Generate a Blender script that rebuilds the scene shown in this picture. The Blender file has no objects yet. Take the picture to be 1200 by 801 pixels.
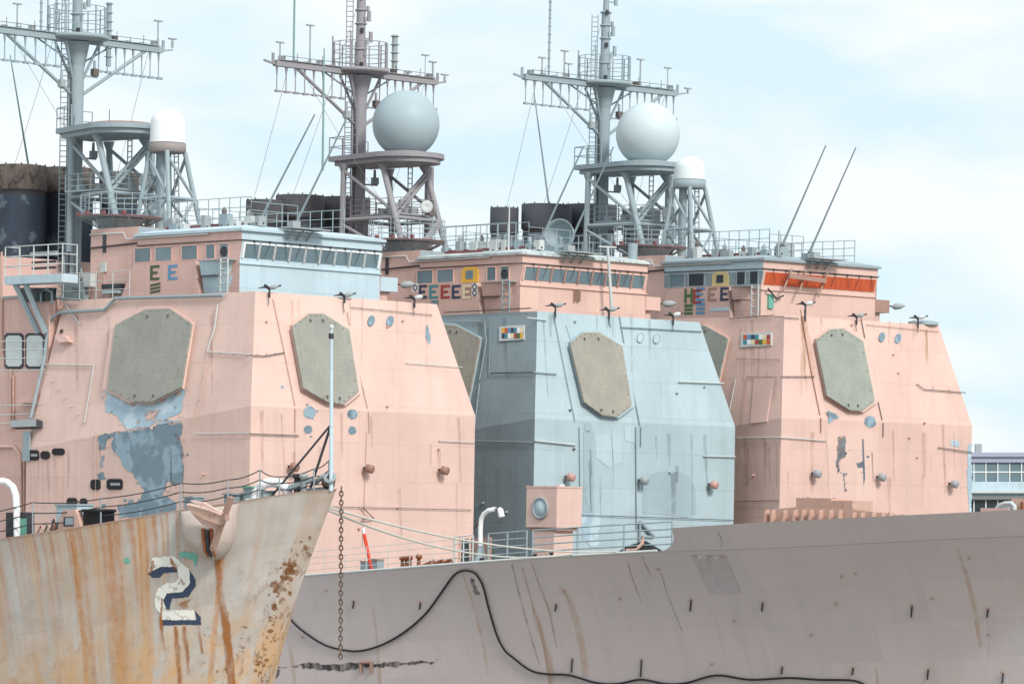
import bpy, bmesh, math, random
from mathutils import Vector, Matrix
from mathutils.bvhtree import BVHTree
from mathutils.geometry import tessellate_polygon
random.seed(7)
R = math.radians
scene = bpy.context.scene
col = scene.collection

# ---------------------------------------------------------------- survey: photo pixel -> ray
FPX, CX, YH, CAMZ = 4600.0, 600.0, 690.0, 7.0
CAM = Vector((0, 0, CAMZ))

def ray(px, py):
    return Vector(((px - CX) / FPX, 1.0, (YH - py) / FPX))

class Frame:
    """A ship's own axes: u towards the bow, v towards port, z up."""
    def __init__(s, px, depth, deg, lift=0.0, trim=0.0):
        s.O = Vector(((px - CX) / FPX * depth, depth, lift))
        s.rz = R(deg - 90); s.ry = R(trim)      # trim: down by the bow
        s.M = Matrix.Translation(s.O) @ Matrix.Rotation(s.rz, 4, 'Z') @ Matrix.Rotation(s.ry, 4, 'Y')
        s.I = s.M.inverted()
        s.c = s.I @ CAM
    def d(s, px, py):
        return (s.I.to_3x3() @ ray(px, py))
    def pl(s, px, py, p0, n):
        d = s.d(px, py); n = Vector(n); p0 = Vector(p0)
        return s.c + d * ((p0 - s.c).dot(n) / d.dot(n))
    def u(s, px, py, u): return s.pl(px, py, (u, 0, 0), (1, 0, 0))
    def v(s, px, py, v): return s.pl(px, py, (0, v, 0), (0, 1, 0))
    def z(s, px, py, z): return s.pl(px, py, (0, 0, z), (0, 0, 1))

FA = Frame(288, 220, 45.0, 0, 1.4)
FB = Frame(621, 236, 43.7, 0, 1.4)
FC = Frame(908, 248, 40.6, .55, 2.0)
FD = Frame(394, 150, 45.0)

# ---------------------------------------------------------------- materials
def lin(c):
    c = c / 255.0
    return c / 12.92 if c <= .04045 else ((c + .055) / 1.055) ** 2.4
def rgb(r, g, b, k=1.0):
    return (lin(r) * k, lin(g) * k, lin(b) * k, 1)

class NT:
    def __init__(s, name):
        s.m = bpy.data.materials.new(name); s.m.use_nodes = True
        s.t = s.m.node_tree; s.n = s.t.nodes; s.bsdf = s.n['Principled BSDF']
    def add(s, kind, **kw):
        n = s.n.new(kind)
        for k, v in kw.items(): setattr(n, k, v)
        return n
    def link(s, a, b): s.t.links.new(a, b)
    def coord(s, out='Object', scale=(1, 1, 1)):
        tc = s.add('ShaderNodeTexCoord'); mp = s.add('ShaderNodeMapping')
        mp.inputs['Scale'].default_value = scale
        s.link(tc.outputs[out], mp.inputs['Vector']); return mp.outputs['Vector']
    def noise(s, vec, scale, detail=4, rough=.55, dist=0):
        n = s.add('ShaderNodeTexNoise')
        n.inputs['Scale'].default_value = scale; n.inputs['Detail'].default_value = detail
        n.inputs['Roughness'].default_value = rough; n.inputs['Distortion'].default_value = dist
        s.link(vec, n.inputs['Vector']); return n.outputs['Fac']
    def ramp(s, fac, stops, interp='LINEAR'):
        r = s.add('ShaderNodeValToRGB'); e = r.color_ramp; e.interpolation = interp
        while len(e.elements) < len(stops): e.elements.new(.5)
        for el, (p, c) in zip(e.elements, stops):
            el.position = p; el.color = c if hasattr(c, '__len__') else (c, c, c, 1)
        s.link(fac, r.inputs['Fac']); return r.outputs['Color']
    def mix(s, a, b, fac, blend='MIX'):
        n = s.add('ShaderNodeMix', data_type='RGBA', blend_type=blend)
        for sock, val in ((n.inputs[0], fac), (n.inputs[6], a), (n.inputs[7], b)):
            if hasattr(val, 'links') or hasattr(val, 'is_linked'): s.link(val, sock)
            elif hasattr(val, '__len__'): sock.default_value = val
            else: sock.default_value = val
        return n.outputs[2]
    def math(s, op, a, b=0.0):
        n = s.add('ShaderNodeMath', operation=op)
        for sock, val in zip(n.inputs, (a, b)):
            if hasattr(val, 'is_linked'): s.link(val, sock)
            else: sock.default_value = val
        return n.outputs[0]
    def bump(s, h, strength=.2, dist=.05):
        b = s.add('ShaderNodeBump'); b.inputs['Strength'].default_value = strength
        b.inputs['Distance'].default_value = dist
        s.link(h, b.inputs['Height']); s.link(b.outputs['Normal'], s.bsdf.inputs['Normal'])
    def done(s, color, rough=.6, metal=0, spec=.3):
        if hasattr(color, 'is_linked'): s.link(color, s.bsdf.inputs['Base Color'])
        else: s.bsdf.inputs['Base Color'].default_value = color
        s.bsdf.inputs['Roughness'].default_value = rough
        s.bsdf.inputs['Metallic'].default_value = metal
        s.bsdf.inputs['Specular IOR Level'].default_value = spec
        return s.m

def scl(c, k): return (min(1, c[0] * k), min(1, c[1] * k), min(1, c[2] * k), 1)

def plate_paint(name, c, var=.07, seam=.9, streak=.12, panel=(2.6, 2.2), patch=.05, rustamt=0.0, rough=.6):
    """weathered ship paint over welded plates"""
    t = NT(name)
    v = t.coord()
    big = t.noise(v, .22, 5, .6)
    colr = t.mix(scl(c, 1 - var), scl(c, 1 + var), t.ramp(big, [(.3, 0), (.7, 1)]))
    # plates: u+v runs along whichever wall this is
    sx = t.add('ShaderNodeSeparateXYZ'); t.link(v, sx.inputs[0])
    cb = t.add('ShaderNodeCombineXYZ')
    t.link(t.math('ADD', sx.outputs[0], sx.outputs[1]), cb.inputs[0]); t.link(sx.outputs[2], cb.inputs[1])
    br = t.add('ShaderNodeTexBrick'); br.offset = .37; br.squash = 1
    t.link(cb.outputs[0], br.inputs['Vector'])
    br.inputs['Scale'].default_value = 1; br.inputs['Brick Width'].default_value = panel[0] * 1.6
    br.inputs['Row Height'].default_value = panel[1]; br.inputs['Mortar Size'].default_value = .026
    br.inputs['Mortar Smooth'].default_value = .6
    br.inputs['Color1'].default_value = (1 - patch,) * 3 + (1,); br.inputs['Color2'].default_value = (1 + patch,) * 3 + (1,)
    br.inputs['Mortar'].default_value = (seam,) * 3 + (1,)
    colr = t.mix(colr, br.outputs['Color'], 1.0, 'MULTIPLY')
    st = t.noise(t.coord(scale=(1.7, 1.7, .09)), 1.0, 6, .65)
    colr = t.mix(colr, scl(c, .62), t.math('MULTIPLY', t.ramp(st, [(.5, 0), (.75, 1)]), streak * 2.2))
    # small chips and grime
    chip = t.noise(v, 2.2, 8, .7)
    colr = t.mix(colr, scl((c[0] * .6, c[1] * .7, c[2] * .8, 1), .9), t.math('MULTIPLY', t.ramp(chip, [(.67, 0), (.7, 1)]), .35))
    if rustamt:
        rn = t.noise(t.coord(scale=(1.2, 1.2, .3)), 1.1, 8, .7)
        colr = t.mix(colr, rgb(150, 88, 50), t.math('MULTIPLY', t.ramp(rn, [(.56, 0), (.68, 1)]), rustamt))
    buck = t.noise(t.coord(scale=(1.3, 1.3, .5)), 1.0, 2)
    h = t.math('ADD', t.math('ADD', t.noise(v, .55, 3), t.math('MULTIPLY', buck, .8)), t.math('MULTIPLY', t.noise(v, 7, 3), .07))
    h = t.math('ADD', h, t.math('MULTIPLY', br.outputs['Fac'], .12))
    t.bump(h, .34, .12)
    return t.done(colr, rough)

def plain(name, c, var=.12, rough=.55, metal=0, scale=1.5, rustamt=.0, spec=.3):
    t = NT(name); v = t.coord()
    cc = t.mix(scl(c, 1 - var), scl(c, 1 + var), t.noise(v, scale, 5, .65))
    if rustamt:
        cc = t.mix(cc, rgb(128, 74, 48), t.math('MULTIPLY', t.ramp(t.noise(v, scale * 2, 8, .7), [(.52, 0), (.66, 1)]), rustamt))
    t.bump(t.noise(v, scale * 4, 4), .1, .03)
    return t.done(cc, rough, metal, spec)

K = .84
M = {}
M['pinkA'] = plate_paint('salmon_paint', rgb(228, 196, 184, K), patch=.022, seam=.9, streak=.10)
M['pinkB'] = plate_paint('salmon_paint_dull', rgb(228, 192, 179, K), streak=.15, patch=.05)
M['pinkC'] = plate_paint('salmon_paint_faded', rgb(226, 192, 180, K), patch=.03, streak=.12)
M['pinkW'] = plate_paint('salmon_paint_wall', rgb(226, 188, 177, K), patch=.04, streak=.15)
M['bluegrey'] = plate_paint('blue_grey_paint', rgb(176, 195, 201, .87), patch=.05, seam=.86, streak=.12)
M['bluedark'] = plate_paint('blue_grey_shade_and_trim', rgb(144, 161, 167, K), patch=.04, seam=.85, streak=.15)  # darker copy of bluegrey: shade painted into the deckhouse side, also pipes and trim
M['lightblue'] = plate_paint('light_blue_paint', rgb(196, 216, 225, K), patch=.04, seam=.88, streak=.2)
def primer(name, c, c2):
    t = NT(name); v = t.coord()
    cc = t.mix(c, c2, t.ramp(t.noise(v, .6, 7, .55, .4), [(.50, 0), (.56, 1)]))
    cc = t.mix(cc, scl(c, .78), t.math('MULTIPLY', t.ramp(t.noise(v, 1.6, 8, .7), [(.57, 0), (.62, 1)]), .5))
    t.bump(t.noise(v, .55, 3), .2, .1); return t.done(cc, .6)
M['patchblue'] = primer('exposed_blue_primer', rgb(128, 150, 163, .8), rgb(154, 177, 190, .84))
M['pinkA2'] = M['pinkA']
M['bluemid'] = plate_paint('repainted_blue_grey', rgb(163, 183, 190, .86), patch=.02, seam=.9, streak=.1)
M['bluemid2'] = plate_paint('repainted_pale_blue_grey', rgb(183, 202, 209, .87), patch=.02, seam=.9, streak=.1)
M['patchlight'] = primer('pale_blue_primer', rgb(168, 192, 206, .85), rgb(190, 208, 218, .88))
M['grey'] = plain('grey_metal_paint', rgb(168, 176, 178, .8), rustamt=.12)
M['mauve'] = plain('mast_grey_paint', rgb(164, 161, 165, .75), rustamt=.08)
M['pale'] = plain('pale_blue_grey_paint', rgb(164, 181, 187, .75), rustamt=.08)
M['wire'] = plain('weathered_wire', rgb(120, 112, 108, .7))
M['white'] = plain('white_paint', rgb(238, 240, 240, .9), var=.04)
M['offwhite'] = plain('grubby_white_paint', rgb(206, 212, 210, .85), var=.15, rustamt=.15)
M['dome'] = plain('radome_skin', rgb(170, 187, 193, .82), var=.05, scale=.6, rough=.5)
M['domepale'] = plain('radome_skin_pale', rgb(198, 212, 215, .88), var=.05, scale=.6, rough=.5)
M['dark'] = plain('dark_fittings', rgb(62, 62, 66), var=.3)
M['black'] = plain('black_rubber', rgb(34, 35, 38), var=.2, rough=.65)
M['red'] = plain('faded_red_paint', rgb(130, 82, 84), var=.2)
M['redbright'] = plain('red_orange_paint', rgb(205, 62, 38), var=.15)
M['rust'] = plain('rust', rgb(142, 84, 56), var=.35, scale=3)
M['rustpink'] = plain('rusting_salmon_paint', rgb(216, 180, 164, .82), var=.15, rustamt=.42, scale=1.6)
M['yellow'] = plain('ochre_yellow_paint', rgb(214, 170, 74), var=.15)
M['straw'] = plain('faded_yellow_paint', rgb(206, 190, 140, .85), var=.2)
M['domebase'] = plain('grey_brown_ring_paint', rgb(142, 134, 132), var=.3)
M['domewhite'] = plain('chalky_white_paint', rgb(224, 232, 232, .9), var=.05)
M['navy'] = plain('navy_paint', rgb(58, 70, 92), var=.15)
M['green'] = plain('green_paint', rgb(74, 110, 66), var=.15)
M['olive'] = plain('olive_paint', rgb(78, 92, 62), var=.15)
M['skyblue'] = plain('sky_blue_paint', rgb(96, 142, 178), var=.15)
M['teal'] = plain('teal_paint', rgb(72, 136, 146), var=.15)
M['brick'] = plain('brick_red_paint', rgb(158, 70, 66), var=.15)
M['taupe'] = plain('taupe_paint', rgb(158, 128, 116), var=.15)
M['numwhite'] = plain('chipped_number_paint', rgb(238, 238, 228, .9), var=.08, rustamt=.75, scale=1.8)
M['cream'] = plain('cream_paint', rgb(240, 222, 182, .85), var=.1)
M['orange'] = plain('orange_board', rgb(192, 88, 54), var=.25, scale=.8)
M['deck'] = plain('grey_deck', rgb(120, 118, 116, .6), var=.2, rustamt=.3)
M['lampbrown'] = plain('brown_lamp_paint', rgb(150, 116, 106), var=.3)
M['lamppink'] = plain('pink_lamp_paint', rgb(204, 158, 148, .85), var=.3)
M['whipgreen'] = plain('pale_green_fibreglass', rgb(132, 166, 160, .8), var=.1)
M['turq'] = plain('turquoise_paint', rgb(110, 170, 152), var=.2)
M['rope'] = plain('pale_rope', rgb(214, 214, 204, .8), var=.12, scale=8)
M['chainm'] = plain('rusty_iron', rgb(112, 92, 82), var=.35, rough=.7, scale=5)
M['concrete'] = plain('concrete', rgb(150, 150, 146, .6), var=.15, scale=.2)
M['lav'] = plain('lavender_fascia', rgb(180, 184, 204, .75), var=.05, scale=.4)

def glass(name, c, rough=.18):
    t = NT(name); v = t.coord()
    oi = t.add('ShaderNodeObjectInfo')
    cc = t.mix(scl(c, .6), scl(c, 1.45), t.math('ADD', t.math('MULTIPLY', t.noise(v, .9, 4, .6), .55), t.math('MULTIPLY', oi.outputs['Random'], .45)))  # random tone per pane paints in varied reflections; noise adds grime
    return t.done(cc, rough, 0, .5)
M['glass'] = glass('grimy_reflection_glass', rgb(104, 124, 132))
M['glassdark'] = glass('dark_opening', rgb(38, 48, 54), .3)
M['glassmilk'] = plain('milky_panel', rgb(214, 222, 222, .85), var=.15)

def array_mat(name, c):
    t = NT(name); v = t.coord()
    sx = t.add('ShaderNodeSeparateXYZ'); t.link(v, sx.inputs[0])
    cb = t.add('ShaderNodeCombineXYZ')
    t.link(t.math('ADD', sx.outputs[0], sx.outputs[1]), cb.inputs[0]); t.link(sx.outputs[2], cb.inputs[1])
    br = t.add('ShaderNodeTexBrick'); br.offset = 0
    t.link(cb.outputs[0], br.inputs['Vector'])
    br.inputs['Scale'].default_value = 1; br.inputs['Brick Width'].default_value = .34; br.inputs['Row Height'].default_value = .31
    br.inputs['Mortar Size'].default_value = .022; br.inputs['Mortar Smooth'].default_value = .5
    br.inputs['Color1'].default_value = scl(c, .97); br.inputs['Color2'].default_value = scl(c, 1.04)
    br.inputs['Mortar'].default_value = scl(c, .90)
    cc = t.mix(br.outputs['Color'], scl(c, .8), t.ramp(t.noise(v, .5, 5, .6), [(.42, 0), (.72, 1)]))
    cc = t.mix(cc, scl(c, .68), t.math('MULTIPLY', t.ramp(t.noise(t.coord(scale=(2, 2, .12)), 1.2, 6, .65), [(.52, 0), (.74, 1)]), .5))
    t.bump(t.noise(v, 1.2, 3), .15, .05)
    return t.done(cc, .65)
M['arrayA'] = array_mat('drab_array_face', rgb(166, 166, 156, .8))
M['arrayB'] = array_mat('khaki_array_face', rgb(170, 166, 154, .8))
M['arrayC'] = array_mat('green_drab_array_face', rgb(165, 170, 160, .8))

def hull_mat():
    t = NT('grey_hull_plating'); v = t.coord('UV')
    c = rgb(195, 184, 182, .95)
    br = t.add('ShaderNodeTexBrick'); br.offset = .5
    t.link(v, br.inputs['Vector'])
    br.inputs['Scale'].default_value = 1; br.inputs['Brick Width'].default_value = 6.2; br.inputs['Row Height'].default_value = 2.05
    br.inputs['Mortar Size'].default_value = .014; br.inputs['Mortar Smooth'].default_value = .4
    br.inputs['Color1'].default_value = (.95, .955, .97, 1); br.inputs['Color2'].default_value = (1.03, 1.02, 1.0, 1)
    br.inputs['Mortar'].default_value = (.91, .90, .90, 1)
    cc = t.mix(scl(c, .92), scl(c, 1.07), t.noise(v, .35, 5, .6))
    cc = t.mix(cc, br.outputs['Color'], 1.0, 'MULTIPLY')
    # vertical scuffs and dull stains
    st = t.noise(t.coord('UV', (1.1, .1, 1)), 1.0, 6, .65)
    cc = t.mix(cc, scl(c, .72), t.math('MULTIPLY', t.ramp(st, [(.52, 0), (.72, 1)]), .28))
    # rust runs from the deck edge
    ru = t.noise(t.coord('UV', (.9, .035, 1)), 1.0, 4, .5)
    sx = t.add('ShaderNodeSeparateXYZ'); t.link(t.coord('UV'), sx.inputs[0])
    cc = t.mix(cc, rgb(176, 138, 100, .75), t.math('MULTIPLY', t.ramp(ru, [(.655, 0), (.69, 1)]), .62))
    thin = t.noise(t.coord('UV', (4.5, .05, 1)), 1.0, 2, .5)
    cc = t.mix(cc, rgb(96, 82, 70, .8), t.math('MULTIPLY', t.ramp(thin, [(.70, 0), (.78, 1)]), .22))
    chip = t.noise(v, 2.6, 8, .7)
    cc = t.mix(cc, scl(c, .5), t.math('MULTIPLY', t.ramp(chip, [(.70, 0), (.73, 1)]), .6))
    scuff = t.noise(t.coord('UV', (.16, 1.5, 1)), 1.0, 6, .6)
    cc = t.mix(cc, scl(c, 1.15), t.math('MULTIPLY', t.ramp(scuff, [(.6, 0), (.7, 1)]), .35))
    t.bump(t.math('ADD', t.noise(v, .5, 3), t.math('MULTIPLY', t.noise(v, 6, 3), .06)), .25, .14)
    return t.done(cc, .5, 0, .35)
M['hull'] = hull_mat()

def rusty_hull():
    """UV: x = place along the deck edge (0 left of the picture, 1 at the stem), y = metres below the deck"""
    t = NT('rust_streaked_hull'); v = t.coord('UV')
    sx = t.add('ShaderNodeSeparateXYZ'); t.link(v, sx.inputs[0])
    U, V = sx.outputs[0], sx.outputs[1]
    base = t.mix(rgb(194, 186, 176, .8), rgb(214, 210, 204, .84), t.ramp(t.noise(t.coord('UV', (7, .7, 1)), 1.0, 6, .6), [(.3, 0), (.7, 1)]))
    # cooler plates towards the stem, plate rows
    br = t.add('ShaderNodeTexBrick'); br.offset = .5
    t.link(t.coord('UV', (20, 1, 1)), br.inputs['Vector'])
    br.inputs['Scale'].default_value = 1; br.inputs['Brick Width'].default_value = 5; br.inputs['Row Height'].default_value = 1.9
    br.inputs['Mortar Size'].default_value = .014; br.inputs['Mortar Smooth'].default_value = .5
    br.inputs['Color1'].default_value = (.93, .94, .96, 1); br.inputs['Color2'].default_value = (1.04, 1.03, 1.02, 1)
    br.inputs['Mortar'].default_value = (.86, .82, .78, 1)
    base = t.mix(base, br.outputs['Color'], 1.0, 'MULTIPLY')
    dens = t.ramp(U, [(0, .7), (.25, .75), (.45, 1), (.53, .9), (.58, .22), (.8, .12), (1, .2)])
    # hazy tan wash in vertical runs
    wash = t.ramp(t.noise(t.coord('UV', (20, .12, 1)), 1.0, 6, .62, .5), [(.42, 0), (.7, 1)])
    cc = t.mix(base, rgb(216, 164, 104, .8), t.math('MULTIPLY', t.math('MULTIPLY', wash, dens), .85))
    grit = t.ramp(t.noise(t.coord('UV', (70, 2.2, 1)), 1.0, 8, .7), [(.35, .35), (.6, 1)])
    # short strong runs that start at the deck edge
    top = t.ramp(t.math('MULTIPLY', V, .1), [(0, 1), (.1, .85), (.3, .35), (.6, .12), (1, .08)])
    fine = t.ramp(t.noise(t.coord('UV', (58, .11, 1)), 1.0, 5, .6, .15), [(.47, 0), (.62, 1)])
    cc = t.mix(cc, rgb(184, 112, 48, .84), t.math('MULTIPLY', t.math('MULTIPLY', t.math('MULTIPLY', fine, grit), top), t.math('MULTIPLY', dens, .95)))
    # the heavy named runs
    w = t.math('ADD', U, t.math('MULTIPLY', t.math('SUBTRACT', t.noise(t.coord('UV', (6, .35, 1)), 1.0, 4, .6), .5), .012))
    S = [(.0, 0), (.030, 0), (.045, .35), (.06, 0), (.105, 0), (.12, .45), (.135, 0), (.197, 0), (.203, .95), (.213, .9), (.222, .5),
         (.236, .75), (.246, 0), (.285, 0), (.3, .5), (.325, .9), (.345, .85), (.36, 0), (.41, 0), (.425, .4), (.44, 0),
         (.655, 0), (.661, 1), (.678, .95), (.686, 0), (.765, 0), (.785, .3), (.80, .05), (.9, .0), (.94, .3), (1, .2)]
    named = t.ramp(w, S)
    brk = t.ramp(t.noise(t.coord('UV', (40, .3, 1)), 1.0, 5, .65), [(.25, .35), (.6, 1)])
    cc = t.mix(cc, rgb(190, 124, 56, .86), t.math('MULTIPLY', t.math('MULTIPLY', t.math('MULTIPLY', named, grit), brk), .92))
    # lower belt: peach primer showing and freckled rust
    low = t.ramp(t.math('MULTIPLY', V, .1), [(.38, 0), (.62, 1)])
    peach = t.ramp(t.noise(t.coord('UV', (9, .6, 1)), 1.0, 7, .66), [(.40, 0), (.58, 1)])
    cc = t.mix(cc, rgb(226, 180, 128, .8), t.math('MULTIPLY', t.math('MULTIPLY', peach, low), .9))
    fr = t.ramp(t.noise(t.coord('UV', (24, 1.2, 1)), 1.0, 9, .74), [(.535, 0), (.60, 1)])
    stem = t.ramp(U, [(.68, .25), (.80, .5), (.9, 1), (1, 1)])
    belt = t.ramp(t.math('MULTIPLY', V, .1), [(.12, 0), (.3, .55), (.7, 1)])
    cc = t.mix(cc, rgb(136, 86, 50, .8), t.math('MULTIPLY', t.math('MULTIPLY', fr, stem), t.math('MULTIPLY', belt, .85)))
    t.bump(t.math('ADD', t.noise(t.coord('UV', (16, .5, 1)), 1.0, 3), t.math('MULTIPLY', fr, .05)), .2, .1)
    return t.done(cc, .62, 0, .25)
M['rusthull'] = rusty_hull()

def soot_mat():
    t = NT('soot_mottled_cap'); v = t.coord(scale=(1, 1, .6))
    n = t.noise(v, 2.2, 9, .75)
    cc = t.ramp(n, [(.38, rgb(44, 42, 42)), (.5, rgb(84, 76, 72)), (.56, rgb(98, 90, 84)), (.66, rgb(58, 53, 50))])
    return t.done(cc, .85)
M['soot'] = soot_mat()
def stain_mat(name, c, amount):
    """a thin rust run: patchy, the paint shows through it"""
    t = NT(name); v = t.coord(scale=(2, 2, .5))
    t.done(c, .7)
    a = t.math('MULTIPLY', t.ramp(t.noise(v, 1.4, 6, .65), [(.3, 0), (.62, 1)]), amount)
    t.link(a, t.bsdf.inputs['Alpha']); return t.m
M['scrape'] = stain_mat('dark_scrape', rgb(58, 56, 58), .9)
M['fleck'] = stain_mat('brown_rust_fleck', rgb(158, 106, 66, .85), .7)
M['rundeep'] = stain_mat('orange_rust_run', rgb(176, 110, 52, .85), .85)
M['run'] = stain_mat('rust_run', rgb(160, 120, 86, .85), .36)
M['runpale'] = stain_mat('pale_rust_run', rgb(214, 182, 152, .88), .42)
M['rundark'] = stain_mat('dark_run', rgb(104, 88, 78, .8), .32)
M['grime'] = stain_mat('brown_grime', rgb(170, 128, 112, .8), .22)
M['grimeblue'] = stain_mat('grey_grime', rgb(110, 124, 130, .8), .24)
M['panel'] = plate_paint('repainted_plate', rgb(182, 171, 173, .94), patch=.02, seam=.95, streak=.2)
def funnel_mat(name, c):
    t = NT(name); v = t.coord()
    cc = t.mix(scl(c, .7), scl(c, 1.35), t.ramp(t.noise(t.coord(scale=(1, 1, .3)), .8, 6, .6), [(.35, 0), (.7, 1)]))
    cc = t.mix(cc, rgb(110, 128, 138), t.math('MULTIPLY', t.ramp(t.noise(v, .45, 5, .6), [(.57, 0), (.6, 1)]), .45))
    return t.done(cc, .6)
M['funnelA'] = funnel_mat('black_blue_funnel_paint', rgb(46, 56, 68))
M['funnelB'] = funnel_mat('charcoal_funnel_paint', rgb(72, 76, 82))
M['funnelC'] = funnel_mat('slate_funnel_paint', rgb(104, 114, 124))
M['capdark'] = plain('dark_funnel_cap', rgb(70, 73, 80), var=.2, rough=.8)
M['capgrey'] = plain('sooty_grey_cap', rgb(74, 74, 76), var=.4, rough=.85, rustamt=.1)

def roof_streak():
    t = NT('streaked_white_roof'); v = t.coord(scale=(.5, 2.5, 1))
    cc = t.ramp(t.noise(v, 1.2, 7, .65), [(.35, rgb(140, 156, 160, .8)), (.55, rgb(206, 216, 214, .85)), (.7, rgb(226, 232, 228, .85))])
    return t.done(cc, .6)
M['roofwhite'] = roof_streak()

def water_mat():
    t = NT('harbour_water'); v = t.coord()
    t.bump(t.noise(v, .35, 6, .6), .35, .4)
    return t.done(rgb(146, 144, 138), .28, 0, .5)
M['water'] = water_mat()

# ---------------------------------------------------------------- mesh builder
class MB:
    def __init__(s): s.v = []; s.f = []; s.m = []; s.sm = []; s.ml = []; s.uv = {}
    def mi(s, m):
        m = M[m] if isinstance(m, str) else m
        if m not in s.ml: s.ml.append(m)
        return s.ml.index(m)
    def add(s, vs, fs, mat, smooth=False):
        b = len(s.v); s.v += [Vector(p) for p in vs]; k = s.mi(mat)
        for f in fs: s.f.append([b + i for i in f]); s.m.append(k); s.sm.append(smooth)
        return s
    def poly(s, pts, mat): return s.add(pts, [list(range(len(pts)))], mat)
    def prism(s, pts, off, mat, side=None):
        n = len(pts); off = Vector(off); a = [Vector(p) for p in pts]
        s.add(a + [p + off for p in a], [list(range(n))[::-1], list(range(n, 2 * n))], mat)
        return s.add(a + [p + off for p in a], [(i, (i + 1) % n, n + (i + 1) % n, n + i) for i in range(n)], side or mat)
    def box(s, u0, u1, v0, v1, z0, z1, mat):
        return s.prism([(u0, v0, z0), (u1, v0, z0), (u1, v1, z0), (u0, v1, z0)], (0, 0, z1 - z0), mat)
    def bar(s, p0, p1, w, h, mat, up=(0, 0, 1)):
        p0 = Vector(p0); p1 = Vector(p1); d = (p1 - p0).normalized(); up = Vector(up)
        a = d.cross(up)
        if a.length < 1e-4: a = d.cross(Vector((1, 0, 0)))
        a.normalize(); b = a.cross(d)
        a *= w / 2; b *= h / 2
        return s.prism([p0 - a - b, p0 + a - b, p0 + a + b, p0 - a + b], p1 - p0, mat)
    def tube(s, pts, r, mat, n=6, r1=None, cap=True):
        pts = [Vector(p) for p in pts]; L = len(pts); vs = []; ref = None
        for i, p in enumerate(pts):
            d = (pts[min(i + 1, L - 1)] - pts[max(i - 1, 0)])
            d = d.normalized() if d.length > 1e-9 else Vector((0, 0, 1))
            if ref is None: ref = Vector((0, 0, 1)) if abs(d.z) < .9 else Vector((1, 0, 0))
            a = d.cross(ref)
            if a.length < 1e-3: a = d.cross(Vector((0, 1, 0)))
            a.normalize(); b = d.cross(a)
            rr = r if r1 is None else r + (r1 - r) * i / max(1, L - 1)
            for k in range(n):
                t = 2 * math.pi * k / n
                vs.append(p + (a * math.cos(t) + b * math.sin(t)) * rr)
        fs = [(i * n + k, i * n + (k + 1) % n, (i + 1) * n + (k + 1) % n, (i + 1) * n + k) for i in range(L - 1) for k in range(n)]
        s.add(vs, fs, mat, True)
        if cap:
            s.add(vs[:n], [list(range(n))], mat); s.add(vs[-n:], [list(range(n))[::-1]], mat)
        return s
    def lathe(s, c, prof, mat, n=28, axis=None, smooth=True):
        c = Vector(c); Q = Vector((0, 0, 1)).rotation_difference(Vector(axis)) if axis else None
        vs = []
        for r, z in prof:
            for k in range(n):
                t = 2 * math.pi * k / n
                p = Vector((r * math.cos(t), r * math.sin(t), z))
                vs.append(c + (Q @ p if Q else p))
        fs = [(i * n + k, i * n + (k + 1) % n, (i + 1) * n + (k + 1) % n, (i + 1) * n + k) for i in range(len(prof) - 1) for k in range(n)]
        s.add(vs, fs, mat, smooth)
        if prof[0][0] > 1e-3: s.add(vs[:n], [list(range(n))[::-1]], mat)
        if prof[-1][0] > 1e-3: s.add(vs[-n:], [list(range(n))], mat)
        return s
    def ladder(s, p0, p1, side, mat, step=.35, r=.035):
        p0, p1, side = Vector(p0), Vector(p1), Vector(side) * .5
        s.tube([p0 - side, p1 - side], r, mat, 5); s.tube([p0 + side, p1 + side], r, mat, 5)
        n = max(2, int((p1 - p0).length / step))
        for i in range(n):
            q = p0.lerp(p1, (i + .5) / n); s.tube([q - side, q + side], r * .75, mat, 4)
        return s
    def rail(s, path, h, mat, wires=3, step=1.5, r=.03, close=False, rw=None, posts=True):
        path = [Vector(p) for p in path]
        if close: path.append(path[0])
        up = Vector((0, 0, h))
        if posts:
            for i in range(len(path) - 1):
                a, b = path[i], path[i + 1]; n = max(1, round((b - a).length / step))
                for k in range(n + (1 if i == len(path) - 2 and not close else 0)):
                    q = a.lerp(b, k / n); s.tube([q, q + up], r, mat, 5)
        for w in range(wires):
            z = Vector((0, 0, h * (w + 1) / wires)); s.tube([p + z for p in path], rw or r * .7, mat, 4)
        return s
    def build(s, name, parent=None, weld=False, uv=None, bevel=0):
        me = bpy.data.meshes.new(name)
        me.from_pydata([tuple(p) for p in s.v], [], s.f)
        for m in s.ml: me.materials.append(m)
        me.polygons.foreach_set('material_index', s.m); me.polygons.foreach_set('use_smooth', s.sm)
        if uv:
            L = me.uv_layers.new(name='UVMap')
            for lp in me.loops: L.data[lp.index].uv = uv[lp.vertex_index]
        bm = bmesh.new(); bm.from_mesh(me)
        bmesh.ops.recalc_face_normals(bm, faces=bm.faces)
        bm.to_mesh(me); bm.free()
        me.validate(); me.update()
        o = bpy.data.objects.new(name, me); col.objects.link(o)
        if parent: o.parent = parent
        if bevel:
            b = o.modifiers.new('edge', 'BEVEL'); b.width = bevel; b.segments = 2; b.limit_method = 'ANGLE'; b.angle_limit = R(25)
        return o

def thing(name, label, cat, frame=None, group=None):
    o = bpy.data.objects.new(name, None); col.objects.link(o)
    if frame: o.location = frame.O; o.rotation_euler = (0, frame.ry, frame.rz)
    o['label'] = label; o['category'] = cat
    if group: o['group'] = group
    return o
def tag(o, label=None, cat=None, group=None, kind=None, frame=None):
    if label: o['label'] = label
    if cat: o['category'] = cat
    if group: o['group'] = group
    if kind: o['kind'] = kind
    if frame: o.location = frame.O; o.rotation_euler = (0, frame.ry, frame.rz)
    return o

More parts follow.
